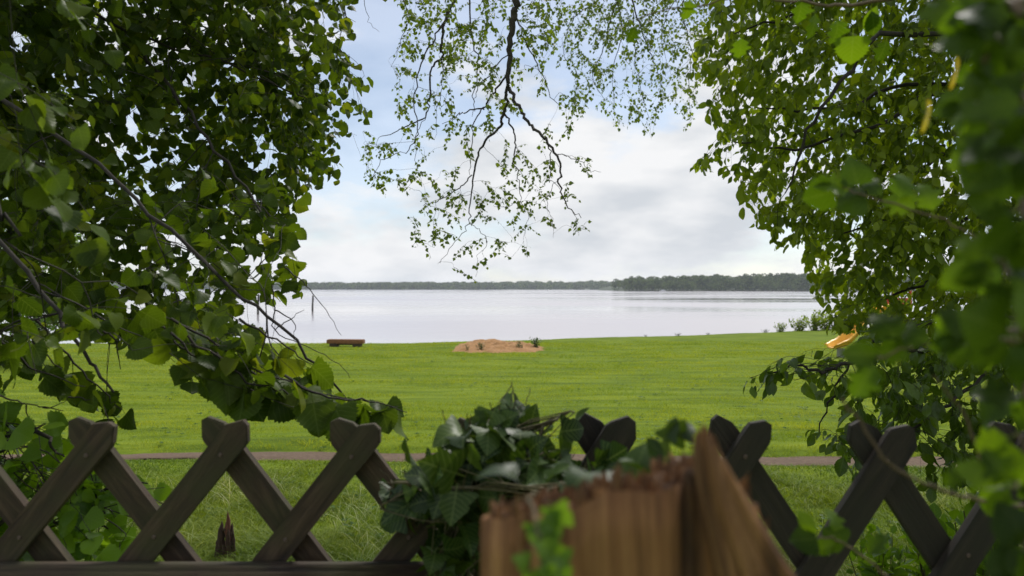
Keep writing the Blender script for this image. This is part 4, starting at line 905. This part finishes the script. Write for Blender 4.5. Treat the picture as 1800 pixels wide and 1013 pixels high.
dens = .5+.4*vn(x*.3, y*2.1, 1., 11)+.3*vn(x, y*1.6, .4, 12)+.3*vn(x, y, 1.7, 14)-1.1*np.clip(np.sin(2*PI*(y+.22*vn(x, y, 2.6, 15)+.1*vn(x, y, .7, 16))/.62), 0, 1)**3*sstep(30, 14, y)*(.5+.5*vn(x*.6, y, 1.1, 17)); ok = rng.random(len(x)) < np.clip(.35+.75*dens, .05, 1); x, y, dens = x[ok], y[ok], dens[ok]
h_ = (.02+.042*np.clip(dens, 0, 1.3))*rng.uniform(.6, 1.4, len(x))*(1+.4*(y > 30)); h_ = h_*(1+1.0*np.exp(-((y-pathc(x)-.45)/.22)**2))
wd = .0055*(y/10)**.9*rng.uniform(.7, 1.3, len(x))
tus = (vn(x*1.3, y*1.3, .35, 51) > .72); h_ = np.where(tus, h_*1.5+.02, h_)
blades('lawn_grass', x, y, gz(x, y)-.004, h_, wd, .7, M['lawn'], rng, 'mown bright green lawn reaching from the path to the water')
n_ = 300000
y = 3.6*(10.2/3.6)**rng.random(n_); x = rng.uniform(-.85, .85, n_)*(y+.6)
ok = (y < pathc(x)-.2-.009*x-.12*vn(x, y, .35, 2)+rng.uniform(-.1, .05, n_)); x, y = x[ok], y[ok]
dens = vn(x, y, .8, 21)+.6*vn(x, y, .28, 22); ok = rng.random(len(x)) < np.clip(.65+.4*dens, .2, 1); x, y, dens = x[ok], y[ok], dens[ok]
far = sstep(10.2, 7.5, y); 
h_ = (.04+.05*far+.09*np.clip(dens, 0, 1.4)*far)*rng.uniform(.5, 1.5, len(x)); wd = (.0035+.0006*y)*rng.uniform(.6, 1.4, len(x))
blades('meadow_grass', x, y, gz(x, y)-.004, h_, wd, 1.1, M['meadow'], rng, 'taller unmown grass between the fence and the path', 3)
n_ = 8000
y = rng.uniform(4.6, 8.6, n_); x = rng.uniform(-.8, .8, n_)*y; ok = vn(x, y, .9, 31)+.5*vn(x, y, .4, 32) > .12; x, y = x[ok], y[ok]
blades('seed_stalks', x, y, gz(x, y), rng.uniform(.14, .30, len(x)), np.full(len(x), .006), 1.0, M['straw'], rng, 'pale arching seed stalks scattered in the unmown grass', 4)
M['clover'] = leaf_mat('clover_leaf', [(.05, .11, .02), (.07, .14, .025), (.10, .15, .04)], trans=.3, veins=False, rough=.6, spec=.2)
LW = Leaves(); rw = np.random.default_rng(97); k = 0
while k < 900:
    yy = 5.2*(36/5.2)**rw.random(); xx = rw.uniform(-.75, .75)*yy
    if abs(yy-float(pathc(xx))) < .2 or vn(xx, yy, 1.9, 61) < -.1: continue
    z_ = float(gz(xx, yy)); k += 1
    for e in range(6):
        a = rw.uniform(0, 6.28); LW.add(np.array((xx, yy, z_+.035)), np.array((math.cos(a), math.sin(a), .35)), UP+rw.normal(size=3)*.3, rw.uniform(.03, .07))
tag(LW.build('lawn_weeds', M['clover'], None, templates('ellipse', 3, 41, petiole=.1)), 'flat dark rosettes of weeds scattered through the grass', 'weeds', kind='stuff')
# bramble at the lower right behind the fence
for k, (px, dist, h_, lb) in enumerate(((1690, 4.6, .75, 'pale leafy weed clump behind the right end of the fence'), (1560, 4.9, .55, 'smaller pale weed clump behind the widest fence cross'), (1780, 4.2, .9, 'tallest weed clump at the lower right corner'))):
    weed('weed_clump', px, dist, h_, 26, lb, 'plant', 'weeds behind the fence', 90+k, M['linden_shrub'], wsc=.9)

# ------------------------------------------------------------------ haze
HZ = True
if HZ:
    bm = bmesh.new(); bmesh.ops.create_cube(bm, size=1)
    for v in bm.verts: v.co = Vector((v.co.x*9200, 2500+v.co.y*7300, (40 if v.co.z > 0 else WZ-3.5)))
    m = bpy.data.materials.new('haze'); m.use_nodes = True; t = m.node_tree; t.nodes.clear()
    o_ = t.nodes.new('ShaderNodeOutputMaterial'); pv = t.nodes.new('ShaderNodeVolumePrincipled'); pv.inputs['Density'].default_value = .0001; pv.inputs['Color'].default_value = (.86, .92, 1, 1); pv.inputs['Anisotropy'].default_value = .2
    t.links.new(pv.outputs[0], o_.inputs['Volume']); hz = bmobj('haze', bm, m); tag(hz, 'thin pale air over the lake', 'haze', kind='stuff')
